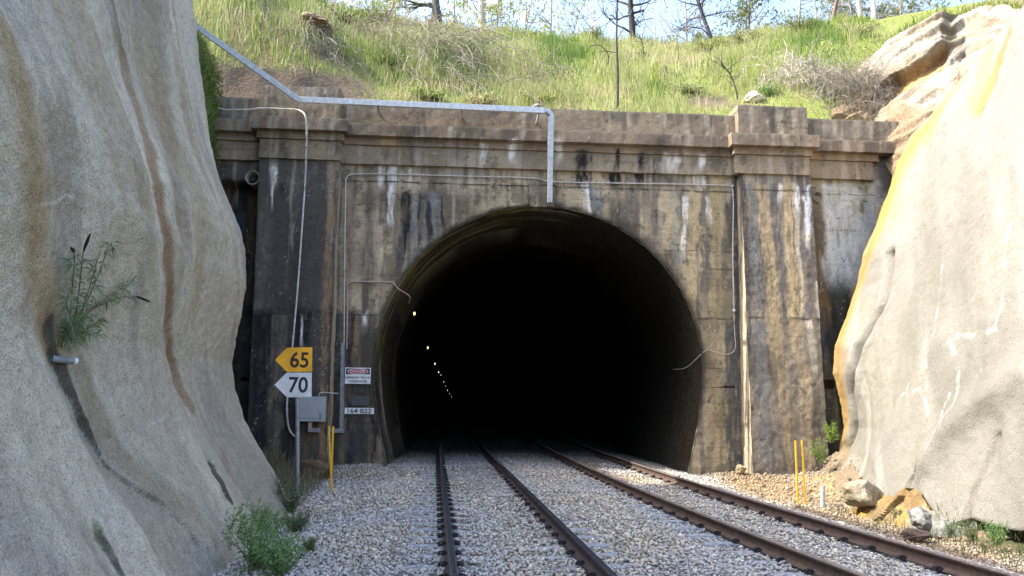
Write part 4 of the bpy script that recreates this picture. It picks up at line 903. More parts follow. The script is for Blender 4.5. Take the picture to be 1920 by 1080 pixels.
# equipment box on the left buttress
YX = YP - 1.02
def plate(name, px0, py0, px1, py1, Y, t, m, parent=None, bev=.004):
    a, b = ony(px0, py0, Y), ony(px1, py1, Y); bm = bmesh.new(); boxmb(bm, a[0], b[0], Y, Y + t, b[2], a[2]); return bmesh_obj(name, bm, m, parent, bev), a, b
bx = thing('equipment_box', 'grey metal equipment box on the left buttress behind the sign post', 'box', tuple(ony(583, 793, YX)))
plate('housing', 556, 743, 608, 791, YX, .26, M['greybox'], bx, .012)
plate('door', 559, 745, 603, 790, YX - .018, .014, M['greybox'], bx, .005)
plate('handle', 599, 775, 602, 786, YX - .04, .02, M['greyc'], bx, .003)
plate('sill', 556, 783, 606, 784.5, YX - .026, .02, M['greyc'], bx, .002)
plate('gland', 578, 792, 584, 806, YX + .06, .06, M['copper'], bx, .004)
tube_obj('cable', pxl([(597,743),(600,737),(608,735.5),(622,737),(634,738)], YX + .12), .014, M['pvc'], bx, 24, 6)

# ---- signs
def text(s, size, center, m, parent, name='lettering', Y=0, bold=.0, sx=1.0):
    cu = bpy.data.curves.new(name, 'FONT'); cu.body = s; cu.size = 1; cu.align_x = 'CENTER'; cu.align_y = 'CENTER'; cu.extrude = .004; cu.offset = bold
    t = bpy.data.objects.new(name, cu); COL.objects.link(t); dg = bpy.context.evaluated_depsgraph_get(); me = bpy.data.meshes.new_from_object(t.evaluated_get(dg)); bpy.data.objects.remove(t)
    co = np.zeros(len(me.vertices) * 3, np.float32); me.vertices.foreach_get('co', co); co = co.reshape(-1, 3)
    lo_, hi_ = co.min(0), co.max(0); co[:, :2] -= (lo_ + hi_)[:2] / 2; h = hi_[1] - lo_[1]; k = size / h
    V = np.stack([co[:, 0] * k * sx + center[0], center[1] - np.where(co[:, 2] > 0, .004, 0), co[:, 1] * k + center[2]], 1)
    me.vertices.foreach_set('co', V.astype(np.float32).ravel()); me.update(); me.materials.clear()
    return link(name, me, m, parent)
def prism(name, pts, Y, t, m, parent, bev=0):
    bm = bmesh.new(); f = [bm.verts.new((p[0], Y, p[1])) for p in pts]; b = [bm.verts.new((p[0], Y + t, p[1])) for p in pts]; n = len(pts)
    bm.faces.new(f); bm.faces.new(b[::-1])
    for k in range(n): bm.faces.new((f[k], b[k], b[(k + 1) % n], f[(k + 1) % n]))
    return bmesh_obj(name, bm, m, parent, bev)
YS_ = 15.9
base = ony(560, 922, YS_ + .06); gzs = float(ground(base[0], base[1]))
sg = thing('speed_sign', 'grey post with two arrow shaped speed boards, amber 65 above white 70', 'sign', (base[0], base[1], gzs))
top = ony(556, 655, YS_ + .05)
tube_obj('post', [np.array([base[0], YS_ + .06, gzs - .3]), np.array([(base[0] + top[0]) / 2, YS_ + .06, (gzs + top[2]) / 2]), np.array([top[0], YS_ + .06, top[2]])], .042, M['steelp'], sg, 8, 14)
def board(pts, name, m, digits, dpx, hpx, ink):
    Q = [ony(*p, YS_) for p in pts]; o = prism(name, [(q[0], q[2]) for q in Q], YS_, .006, m, sg, .0015)
    c = ony(*dpx, YS_ - .002); t = text(digits, hpx / FPX * YS_, c, ink, o, 'digits', bold=.018, sx=.92)
    t.parent = o; t.matrix_parent_inverse = Matrix.Translation(-Vector(sg.location)) @ Matrix.Identity(4); t.matrix_parent_inverse = Matrix.Identity(4)
    return o
b1 = board([(515.5,675),(538,652),(585.5,651),(585,697),(538,697.5)], 'amber_board', M['amber'], '65', (561.5,674.5), 29, M['ink'])
b2 = board([(514.5,721.5),(537,699),(584.5,698.5),(584,744),(538,745)], 'white_board', M['white'], '70', (559.5,721.5), 29, M['black'])
for bo, q in ((b1, (556, 655.5)), (b1, (556, 693)), (b2, (555.5, 703)), (b2, (555.5, 740.5))):
    p = ony(*q, YS_); bolt = tube_obj('bolt', [p + [0, .001, 0], p + [0, -.004, 0], p + [0, -.008, 0]], .011, M['steelp'], bo, 4, 8); bolt.matrix_parent_inverse = Matrix.Identity(4)
# danger notice
dn = thing('danger_notice', 'small red, black and white DANGER narrow track clearances notice beside the arch', 'sign', tuple(ony(671, 720, YP - .05)))
YN = YP - .06
plate('panel', 647.5, 689, 694.5, 720, YN, .008, M['white'], dn, .002)
plate('header', 649, 690.5, 693, 702, YN - .004, .003, M['black'], dn, .0)
def ell(pxc, rx_, ry_, Y, m, name, t=.003):
    c = ony(*pxc, Y); prism(name, [(c[0] + rx_ * math.cos(k * math.pi / 20), c[2] + ry_ * math.sin(k * math.pi / 20)) for k in range(40)], Y, t, m, dn)
ell((671, 696.3), .285, .077, YN - .008, M['white'], 'oval_rim'); ell((671, 696.3), .262, .063, YN - .012, M['red'], 'oval')
text('DANGER', .072, ony(671, 696.3, YN - .014), M['white'], dn, bold=.012, sx=1.0)
text('NARROW TRACK', .062, ony(671, 707.8, YN - .003), M['black'], dn, bold=.012, sx=.98); text('CLEARANCES', .062, ony(671, 714.8, YN - .003), M['black'], dn, bold=.012, sx=.95)
# distance plate
kp = thing('distance_plate', 'white plate reading 164·822 in black figures at the left jamb', 'sign', tuple(ony(674, 776, YP - .05)))
plate('panel', 646.5, 764.5, 701, 776.5, YP - .05, .008, M['white'], kp, .002)
text('164·822', .125, ony(674, 770.5, YP - .053), M['black'], kp, 'figures', bold=.012, sx=1.22)
o, a, b = plate('blank_plate', 658, 742.5, 692, 760.5, YP - .045, .01, M['dull'], None, .003); tag(o, 'plain grey blank plate just above the distance plate', 'plate')
bm = bmesh.new()
# ---- marker stakes
def stake(p0, p1, Y, label, group=None):
    a, b = ony(*p0, Y), ony(*p1, Y); a[2] = min(a[2], float(ground(a[0], Y)) - .02) if False else a[2]
    bm = bmesh.new(); t = nrm(b - a); a = a - t * .15
    duct(a, b, .035, .03, bm); o = bmesh_obj('marker_stake', bm, M['yellow'], None, .005)
    return tag(o, label, 'stake', 'yellow marker stakes')
stake((622, 914), (616.5, 799), 17.0, 'yellow stake leaning left, left one of the crossed pair by the left buttress')
stake((620.5, 915), (625, 799), 17.06, 'yellow stake leaning right, right one of the crossed pair by the left buttress')
stake((1496, 938), (1491.5, 826), 17.3, 'bright yellow stake before the right buttress, left of its pair')
stake((1509.5, 941), (1503.5, 826), 17.3, 'duller orange yellow stake before the right buttress, right of its pair')
p = ony(1543, 951, 17.0); tag(tube_obj('pipe_stub', [p + [0, 0, -.15], p + [0, 0, .1], ony(1542.5, 910, 17.0)], .05, M['galv'], None, 8, 12), 'short upright pale pipe beside the tan boulder at right', 'pipe')
# pipe stub in the left wall
p = on_left(112, 674); ps = thing('drain_stub', 'dark plastic drain pipe with white end sticking out of the left wall', 'pipe', tuple(p))
e_ = ony(141, 677.5, p[1] + .12) ; tube_obj('pipe', [p + (p - e_) * .5, p, (p + e_) / 2, e_], .032, M['greyc'], ps, 8, 12)
tube_obj('end_cap', [e_ + (p - e_) * .12, e_ + (e_ - p) * .02, e_ + (e_ - p) * .10], .034, M['white'], ps, 6, 12)
# ---- tunnel lamps along the left wall
LP = [(777, 588, 2.4, .052), (802, 652, 10.5, .05), (815.5, 682, 19, .05), (822.5, 698, 27, .045), (826.5, 703, 35, .03), (832, 716, 45, .040), (835.5, 724, 54, .030), (839, 732, 64, .048), (843, 738, 74, .035), (846.5, 744, 84, .042)]
for i, (a, b, dy_, r_) in enumerate(LP):
    p = ony(a, b, YP + dy_); r_ *= .85
    wh = ['yellow lit lamp nearest the mouth on the left tunnel wall', 'small pale lit lamp second from the mouth on the tunnel wall', 'white lit lamp third from the mouth on the tunnel wall', 'white lit lamp fourth from the mouth on the tunnel wall', 'faint lit lamp fifth from the mouth on the tunnel wall'][i] if i < 5 else 'far tiny lit lamp in the row deep inside the tunnel'
    t = thing('tunnel_lamp', wh, 'lamp', tuple(p), 'lamps along the tunnel wall')
    bm = bmesh.new(); bmesh.ops.create_icosphere(bm, subdivisions=2, radius=r_, matrix=Matrix.Translation(p) @ Matrix.Diagonal((.75, .5, 1.25, 1)).to_4x4()); bmesh_obj('diffuser', bm, M['lamp' if i < 2 else 'lampw'], t, 0, True)
    bm = bmesh.new(); boxmb(bm, p[0] - r_ * 1.2, p[0] - r_ * .5, p[1] - r_, p[1] + r_, p[2] - r_ * .8, p[2] + r_ * .9); bmesh_obj('bracket', bm, M['dull'], t, .01)

# ================================================================== VEGETATION
def leaves(name, P, D, L, Wd, cols, parent, droop=.25):
    P, D = np.asarray(P, float), np.asarray(D, float); n = len(P); D = D / (np.linalg.norm(D, axis=1, keepdims=True) + 1e-9)
    r = rng.normal(size=(n, 3)); S = np.cross(D, r); S /= np.linalg.norm(S, axis=1, keepdims=True) + 1e-9
    L = np.broadcast_to(L, (n,))[:, None]; Wd = np.broadcast_to(Wd, (n,))[:, None]
    V = np.zeros((n, 4, 3)); V[:, 0] = P; V[:, 1] = P + D * L * .45 + S * Wd / 2; V[:, 2] = P + D * L * .45 - S * Wd / 2; V[:, 3] = P + D * L - [0, 0, 1] * L * droop
    o = (np.arange(n) * 4)[:, None, None]; F = (np.array([[0, 1, 2], [1, 3, 2]])[None] + o).reshape(-1, 3)
    return link(name, mesh(name, V.reshape(-1, 3), F, np.repeat(cols, 4, 0)), M['leaf'], parent)
def blades(name, X, Y, Z, H, Wd, cols, lean=.35, parent=None, dirx=None):
    n = len(X); a = rng.uniform(0, 2 * math.pi, n); ln = rng.uniform(.1, 1, n) * lean * H
    f = rng.uniform(-.6, .6, n)                                   # blades face more or less any way
    sx, sy = np.cos(f) * Wd / 2, np.sin(f) * Wd / 2; lx, ly = np.cos(a) * ln, np.sin(a) * ln
    if dirx is not None: lx = lx + dirx * H
    b = np.stack([X, Y, Z], 1); V = np.zeros((n, 5, 3))
    V[:, 0] = b + np.stack([-sx, -sy, 0 * X], 1); V[:, 1] = b + np.stack([sx, sy, 0 * X], 1)
    md = b + np.stack([lx * .35, ly * .35, H * .58], 1)
    V[:, 2] = md + np.stack([-sx * .8, -sy * .8, 0 * X], 1); V[:, 3] = md + np.stack([sx * .8, sy * .8, 0 * X], 1)
    V[:, 4] = b + np.stack([lx, ly, H * .98], 1)
    o = (np.arange(n) * 5)[:, None, None]; F = (np.array([[0, 1, 3], [0, 3, 2], [2, 3, 4]])[None] + o).reshape(-1, 3)
    return link(name, mesh(name, V.reshape(-1, 3), F, np.repeat(cols, 5, 0)), M['leaf'], parent)
def twigmesh(name, polys, col, parent, sides=4, var=.25):
    V, F, Rr = tubes(polys, sides); k = rng.uniform(1 - var, 1 + var, len(polys))
    return link(name, mesh(name, V, F, np.asarray(col)[None] * k[Rr][:, None], True), M['twig'], parent)
def pick(pal, p, n, v=.25):
    return np.array(pal)[rng.choice(len(pal), n, p=p)] * rng.uniform(1 - v, 1 + v, (n, 1))

# ---- hillside grass
n = 135000
X = rng.uniform(-16, 17, n); Y = rng.uniform(21.95, 35.5, n); Z = hill(X, Y); px, py = proj(X, Y, Z)
bb = bare(X, Y, Z); dn_ = fbm(X * .8, Y * .8, 0, 3, 190)
keep = (px > 330) & (px < 1720) & (py > -40) & (rng.random(n) > bb * .97) & (rng.random(n) < .6 + 1.0 * ss(.35, .6, dn_)) & ~((Y < 22.6) & (rng.random(n) < .6))
X, Y, Z, px, py, dn_ = (q[keep] for q in (X, Y, Z, px, py, dn_)); n = len(X)
kind = fbm(X * .55, Y * .7, 0, 3, 191) + .12 * (rng.random(n) - .5)
cg = pick([(0.294, 0.368, 0.054), (0.231, 0.328, 0.05), (0.378, 0.416, 0.122), (0.14, 0.224, 0.036)], [.4, .25, .22, .13], n)
cs = pick([(0.448, 0.456, 0.216), (0.385, 0.4, 0.158), (0.322, 0.384, 0.101)], [.4, .3, .3], n); cd2 = pick([(0.105, 0.176, 0.032), (0.14, 0.224, 0.043), (0.21, 0.296, 0.061)], [.4, .35, .25], n)
cc = np.where((kind > .55)[:, None], cs, np.where((kind < .41)[:, None], cd2, cg))
H = rng.uniform(.16, .5, n) * (.35 + 1.15 * ss(.33, .66, fbm(X * .5, Y * .6, 4, 3, 201))) * np.where(kind > .55, 1.25, 1) * np.where(Y > 32, 1.2, 1)
struct(blades('hillside_grass', X, Y, Z - .03, H, rng.uniform(.012, .03, n), cc, .45), 'stuff')
n = 16000
X = rng.uniform(-14, 16, n); Y = rng.uniform(22.2, 35, n); Z = hill(X, Y); px, py = proj(X, Y, Z); dn_ = fbm(X * .5, Y * .5, 2, 3, 199)
k_ = (px > 340) & (px < 1700) & (rng.random(n) < .15 + 1.2 * ss(.48, .62, dn_)) & (bare(X, Y, Z) < .5)
struct(blades('straw_stalks', X[k_], Y[k_], Z[k_], rng.uniform(.35, .85, k_.sum()), rng.uniform(.012, .026, k_.sum()), pick([(.52, .46, .27), (.44, .36, .20), (.40, .40, .18)], [.4, .35, .25], k_.sum()), .6), 'stuff')
n = 26000
X = rng.uniform(-14, 16, n); Y = rng.uniform(22.1, 35, n); Z = hill(X, Y); px, py = proj(X, Y, Z); dn_ = fbm(X * .9, Y * .9, 7, 4, 200)
k_ = (px > 340) & (px < 1700) & (rng.random(n) < ss(.52, .62, dn_)) & (bare(X, Y, Z) < .5); X, Y, Z, dn_ = X[k_], Y[k_], Z[k_], dn_[k_]
struct(leaves('slope_herbs', np.stack([X, Y, Z + rng.uniform(.02, .5, len(X)) * ss(.5, .7, dn_)], 1), rng.normal(size=(len(X), 3)) + [0, 0, .4], rng.uniform(.06, .14, len(X)), rng.uniform(.03, .06, len(X)), pick([(.10, .17, .035), (.15, .23, .05), (.22, .27, .07), (.07, .12, .03)], [.3, .3, .2, .2], len(X)), None), 'stuff')
# grass hanging at the edge of the left cut slope
n = 11000; Y = rng.uniform(15.5, 21.6, n); Z = rng.uniform(7.4, 12.8, n); X = cutx(Y, Z)
kp_ = rng.random(n) < ss(7.4, 8.6, Z); X, Y, Z = X[kp_], Y[kp_], Z[kp_]; n = len(X)
struct(blades('bank_grass', X - .02, Y, Z, rng.uniform(.15, .5, n), rng.uniform(.014, .034, n), pick([(.16, .26, .05), (.10, .17, .035), (.24, .28, .07), (.28, .24, .11)], [.35, .3, .2, .15], n), .6, None, .25), 'stuff')

nb_ = 20000; u_b = rng.uniform(0, 299, nb_); i_b = u_b.astype(int); v_b = rng.random(nb_)**.8 * 3.98; j_b = np.minimum(v_b.astype(int), 3); f_b = (v_b - j_b)[:, None]
P_b = B_[j_b, i_b] * (1 - f_b) + B_[j_b + 1, i_b] * f_b
struct(blades('bank_top_grass', P_b[:, 0], P_b[:, 1], P_b[:, 2] - .04, rng.uniform(.15, .5, nb_), rng.uniform(.016, .04, nb_), pick([(.28, .33, .06), (.2, .27, .05), (.36, .34, .14), (.13, .18, .04)], [.4, .25, .2, .15], nb_), .6), 'stuff')
def hang(n):
    Y = rng.uniform(15.5, 21.6, n); Z = rng.uniform(7.6, 12.8, n); k_ = rng.random(n) < ss(7.4, 8.8, Z) * ss(.46, .60, fbm(Y * 1.3, Z * 1.3, 0, 3, 198)); Y, Z = Y[k_], Z[k_]; X = cutx(Y, Z) + rng.uniform(0, .28, len(Y))
    return np.stack([X, Y, Z], 1), rng.normal(size=(len(Y), 3)) + [.6, 0, .2]
_P, _D = hang(9000)
struct(leaves('bank_creeper', _P, _D, rng.uniform(.05, .14, len(_P)), rng.uniform(.03, .06, len(_P)), pick([(.14, .22, .04), (.09, .15, .03), (.22, .28, .06), (.2, .17, .08)], [.35, .3, .2, .15], len(_P)), None), 'stuff')
def shrub(px, py, Y, w_, h, n, pal, label, leaf=.09, tall=0):
    c = ony(px, py, Y); c[2] = float(hill(c[0], c[1])) - .05; t = thing('shrub', label, 'shrub', tuple(c))
    st, P, D = [], [], []
    for k in range(26):
        a = rng.uniform(0, 2 * math.pi); r = rng.uniform(.2, 1) ** .6; e = c + np.array([math.cos(a) * w_ * r, math.sin(a) * w_ * r * .7, h * (1.05 - .6 * r**2) * rng.uniform(.75, 1.1)])
        m_ = (c + e) / 2 + np.array([0, 0, h * .15]); st.append((smoothline([c, m_, e], 6), np.linspace(.02, .005, 6)))
        for q in range(n // 26):
            f = rng.uniform(.35, 1.05); b = c + (e - c) * f + rng.normal(size=3) * [w_ * .16, w_ * .12, h * .09]; P.append(b); D.append(rng.normal(size=3) + [0, 0, .5])
    twigmesh('stems', st, (.10, .075, .05), t); leaves('foliage', P, D, rng.uniform(.6, 1.3, len(P)) * leaf, leaf * .45, pick(pal, [1 / len(pal)] * len(pal), len(P)), t)
GREEN = [(.10, .17, .035), (.15, .23, .045), (.07, .12, .03), (.21, .28, .06)]
for a in [(720, 112, 25, .9, .7, 900, GREEN, 'green leafy weed clump on the bank above the left pier'),
          (985, 78, 30, 1.0, .9, 900, [(.06, .11, .03), (.09, .15, .03), (.12, .19, .04)], 'dark green round shrub on the slope right of the dead brush'),
          (1115, 100, 29.5, .7, .8, 700, [(.08, .13, .04), (.13, .17, .05), (.2, .2, .09)], 'small dull shrub left of the thin dark sapling'),
          (1190, 112, 28.5, .6, .5, 600, GREEN, 'low bright green shrub beneath the burnt stump'),
          (1180, 165, 24.6, .45, .35, 420, GREEN, 'knee high green shrub by the foot of the dark sapling'),
          (1440, 175, 23.6, .45, .45, 520, [(.14, .26, .05), (.10, .2, .04), (.2, .33, .07)], 'vivid green shrub behind the right pier'),
          (905, 178, 22.8, .7, .55, 800, [(.38, .34, .17), (.28, .28, .10), (.45, .40, .24)], 'straw coloured bushy growth behind the parapet'),
          (1065, 186, 22.5, .35, .45, 420, [(.30, .36, .16), (.22, .30, .12), (.4, .42, .2)], 'pale green tuft behind the parapet above the duct drop'),
          (1010, 165, 23.4, .8, .25, 700, [(.34, .33, .03), (.24, .26, .03), (.14, .19, .03)], 'low yellow green mossy mound behind the parapet'),
          (460, 95, 24.5, .8, .6, 700, [(.19, .25, .10), (.13, .2, .05), (.26, .3, .13)], 'grey green shrub beside the sloping cable duct'),
          (700, 40, 29, 1.3, .8, 1200, GREEN, 'wide leafy shrub high on the left of the hill'),
          (930, 110, 28, 1.2, .8, 1200, [(.08, .14, .035), (.12, .19, .045), (.17, .24, .06)], 'broad dark green clump right of the arching dead brush'),
          (545, 70, 26, .8, .6, 800, [(.10, .15, .05), (.15, .2, .08), (.2, .24, .11)], 'dusky green clump left of the bank rock ledge, lower one'),
          (1060, 60, 31, 1.3, .5, 1000, [(.13, .16, .05), (.2, .2, .08), (.09, .12, .04)], 'dark band of low scrub just under the crest in the middle'),
          (1395, 95, 29, 1.3, .5, 900, [(.2, .2, .07), (.14, .16, .05), (.27, .25, .11)], 'brownish low scrub on the right slope under the bushy tree'),
          (400, 30, 26, 1.0, 1.0, 1000, [(.20, .26, .10), (.14, .2, .06), (.28, .32, .15)], 'grey green leafy shrub at the top left beside the wall edge'),
          (500, 50, 27, 1.2, .8, 1100, GREEN, 'rounded green shrub left of the bank rock ledge'),
          (640, 95, 26, 1.1, .6, 1000, GREEN, 'low spreading green shrub right of the bank rock ledge'),
          (585, 30, 29, 1.1, .9, 1000, [(.12, .18, .06), (.08, .13, .04), (.2, .25, .09)], 'darker green shrub near the top of the left hill'),
          (800, 165, 23, .6, .5, 600, GREEN, 'green tuft behind the parapet under the dead brush'),
          (1330, 100, 29, .9, .6, 800, [(.2, .24, .05), (.26, .3, .08), (.15, .19, .05)], 'yellowish green shrub midway up the right slope'),
          (1290, 150, 25, .6, .4, 600, [(.24, .3, .12), (.3, .34, .16), (.16, .22, .08)], 'pale leafy weed clump left of the branching sapling'),
          (1500, 95, 29, 1.0, .9, 900, [(.16, .2, .06), (.22, .25, .09), (.12, .15, .05)], 'olive shrub on the slope below the brown trunk'),
          (1600, 60, 27, 1.1, .9, 1000, [(.17, .21, .06), (.24, .27, .09), (.11, .14, .05)], 'olive shrub at the left edge of the sandstone outcrop')]: shrub(*a)
# ---- dead brush: arching grey brown twigs
def brush(label, cx_, cy_, Y, spread, n, col, flow, rad=.013, length=(1.0, 2.2), sub=3):
    c = ony(cx_, cy_, Y); c[2] = float(hill(c[0], c[1])); t = thing('dead_brush', label, 'dead shrub', tuple(c)); polys = []
    for k in range(n):
        b = c + np.array([rng.normal() * spread[0], rng.normal() * spread[1], 0]); b[2] = float(hill(b[0], b[1])) + rng.uniform(0, spread[2])
        L_ = rng.uniform(*length); d = nrm(np.array([flow[0] + rng.normal() * .45, flow[1] + rng.normal() * .4, flow[2] + rng.uniform(-.1, .6)]))
        P = [b]; 
        for q in range(7): d = nrm(d + np.array([rng.normal() * .14, rng.normal() * .14, -.24 + rng.normal() * .12])); P.append(P[-1] + d * L_ / 7)
        rt = np.linspace(c, b, 9); rt[:, 1] = np.maximum(rt[:, 1], 22.15); rt[1:-1, 2] = hill(rt[1:-1, 0], rt[1:-1, 1]) + .02; rt[0] = [c[0], max(c[1], 22.15), c[2]]; polys.append((rt, np.full(9, rad * .5)))
        P = np.array(P); P[:, 1] = np.maximum(P[:, 1], 22.15); P[:, 2] = np.maximum(P[:, 2], hill(P[:, 0], P[:, 1]) + .03); polys.append((P, np.linspace(rad, rad * .35, 8)))
        for q in range(sub):
            i = rng.integers(2, 6); d2_ = nrm(P[i + 1] - P[i] + rng.normal(size=3) * .7); Q = [P[i]]
            for z in range(3): d2_ = nrm(d2_ + rng.normal(size=3) * .2 + [0, 0, -.15]); Q.append(Q[-1] + d2_ * L_ * .12)
            Q = np.array(Q); Q[:, 1] = np.maximum(Q[:, 1], 22.15); Q[:, 2] = np.maximum(Q[:, 2], hill(Q[:, 0], Q[:, 1]) + .02); polys.append((Q, np.linspace(rad * .5, rad * .25, 4)))
    twigmesh('twigs', polys, col, t, 3, .4)
BR = (.28, .25, .20)
brush('large heap of grey brown dead brush arching down behind the parapet', 850, 120, 25.5, (1.3, 1.0, .3), 170, BR, (.75, -.35, .25), .013, (1.6, 3.2))
brush('dead brush sweeping down from the top left of the hill', 740, 70, 27.5, (1.5, 1.0, .3), 170, (.30, .26, .20), (.8, -.3, .15), .013, (1.8, 3.4))
brush('pale grey twiggy bush near the sloping cable duct', 420, 60, 25.0, (.7, .6, .3), 150, (.26, .24, .18), (.1, -.3, .9), .012, (.7, 1.5))
brush('fallen grey twigs over the rock ledge above the left pier', 560, 118, 24.0, (1.0, .4, .15), 110, (.30, .27, .22), (.5, -.4, .05), .012, (.6, 1.4))
brush('grey twiggy dead bush right of the right pier', 1590, 150, 23.2, (.75, .5, .4), 260, (.27, .24, .20), (-.2, -.3, .7), .012, (.8, 1.7))
brush('rusty dry brush behind the parapet at the far right', 1630, 195, 22.4, (.6, .25, .1), 170, (.30, .21, .13), (.05, -.2, .9), .010, (.4, .9))
brush('fine grey dead bush at the foot of the sandstone ledge', 1680, 130, 22.6, (.5, .4, .5), 170, (.22, .19, .16), (-.5, -.4, .6), .011, (.7, 1.4))
brush('tangle of whitish dead branches above the right pier', 1470, 130, 24.6, (.8, .5, .2), 60, (.42, .38, .33), (.3, -.4, .6), .017, (.9, 1.9), 4)
# ---- bare sticks and saplings
def stick(label, pts, Y, r, col, nb=0, name='dead_sapling'):
    P = [ony(*p, Y) for p in pts]; dz_ = float(hill(P[0][0], Y)) - P[0][2]; P = [p + [0, 0, dz_ - (.15 if i == 0 else 0)] for i, p in enumerate(P)]
    t = thing(name, label, 'sapling', tuple(P[0])); S_l = smoothline(P, 16); polys = [(S_l, np.linspace(r, r * .5, 16))]; br = polys
    for k in range(nb):
        i = rng.integers(5, 15); d = nrm(np.array([rng.normal(), rng.normal() * .5, rng.uniform(.2, 1)])); L_ = rng.uniform(.4, 1.1); Q = [S_l[i]]
        for z in range(5): d = nrm(d + rng.normal(size=3) * .22); Q.append(Q[-1] + d * L_ / 5)
        br.append((np.array(Q), np.linspace(r * .45, r * .15, 6)))
    twigmesh('stem', polys, col, t, 6, 0)
DK = (.045, .04, .036)
stick('tall straight dark sapling rising from behind the parapet to above the skyline', [(1158, 198), (1158, 120), (1156, 60), (1157, 0), (1158, -80)], 22.9, .045, DK, 6)
stick('crooked dark dead stem left of the tall straight sapling', [(1138, 150), (1141, 120), (1136, 105), (1122, 95), (1108, 97)], 25.5, .022, DK)
stick('thin dark dead stem right of the tall straight sapling', [(1207, 130), (1206, 100), (1201, 82), (1194, 72)], 27, .02, DK, 6)
stick('short leaning dead stem between the two thin stems', [(1200, 165), (1196, 145), (1188, 122)], 24.5, .016, DK)
stick('dark bare branching sapling on the slope above the right parapet', [(1384, 178), (1378, 150), (1366, 122), (1352, 108)], 24.2, .03, (.07, .055, .045), 12)
stick('thin bare upright stem standing on the slope among straw grass', [(1273, 130), (1272, 105), (1268, 80)], 26.5, .014, DK, 1)
stick('slim pole like dead trunk on the left crest', [(853, 66), (852, 20), (850, -40)], 29.5, .03, (.12, .10, .09))
stick('slender grey dead tree on the right slope', [(1497, 90), (1500, 50), (1503, 10), (1508, -60)], 29, .045, (.25, .21, .19), 8)
stick('twisted grey dead branch at the top left of the hill', [(727, 62), (722, 40), (736, 10), (742, -30)], 28.5, .06, (.26, .22, .20), 4)

# ---- skyline trees
def tree(label, px, py, Y, h, r, lean, bark, leafpal, nleaf, nbr=10, crown0=.35, leaf=.16, spread=1.0, name='tree'):
    c = ony(px, py, Y); c[2] = float(hill(c[0], c[1])) - .2; t = thing(name, label, 'tree', tuple(c))
    P = [c]; d = nrm(np.array([lean, 0, 1.0]))
    for k in range(12): d = nrm(d + np.array([rng.normal() * .05, rng.normal() * .05, .02])); P.append(P[-1] + d * h / 12)
    P = np.array(P); twigmesh('trunk', [(P, np.linspace(r, r * .25, 13) * np.r_[1.25, np.ones(12)])], bark, t, 10, 0); br, LP_, LD = [], [], []
    for k in range(nbr):
        f = rng.uniform(crown0, 1); i = min(11, int(f * 12)); a = rng.uniform(0, 2 * math.pi); d = nrm(np.array([math.cos(a), math.sin(a) * .8, rng.uniform(.1, .9)])); L_ = h * rng.uniform(.16, .34) * spread * (1.25 - .6 * f); Q = [P[i]]
        for z in range(7): d = nrm(d + rng.normal(size=3) * .2 + [0, 0, .03]); Q.append(Q[-1] + d * L_ / 7)
        Q = np.array(Q); br.append((Q, np.linspace(r * .38, r * .06, 8)))
        for s_ in range(5):
            j = rng.integers(2, 8); d2_ = nrm(Q[j] - Q[j - 1] + rng.normal(size=3) * .08 + rng.normal(size=3) * .12); d2_ = nrm(d2_ / 1 + rng.normal(size=3) * .6); W = [Q[j]]
            for z in range(4): d2_ = nrm(d2_ + rng.normal(size=3) * .25); W.append(W[-1] + d2_ * L_ * .13)
            W = np.array(W); br.append((W, np.linspace(r * .12, r * .04, 5)))
            for g in range(max(0, nleaf // (nbr * 5))):
                LP_.append(W[rng.integers(1, 5)] + rng.normal(size=3) * L_ * .09); LD.append(rng.normal(size=3) + [0, 0, -.4])
    twigmesh('limbs', br, bark, t, 4, .2)
    if LP_: leaves('crown', LP_, LD, rng.uniform(.6, 1.3, len(LP_)) * leaf, leaf * .4, pick(leafpal, [1 / len(leafpal)] * len(leafpal), len(LP_)), t)
GUM = [(.13, .17, .06), (.18, .21, .09), (.09, .13, .05), (.25, .25, .10)]; YG = [(.30, .32, .08), (.24, .28, .07), (.36, .34, .13)]
PALE = (.42, .38, .35); GREY = (.22, .20, .19)
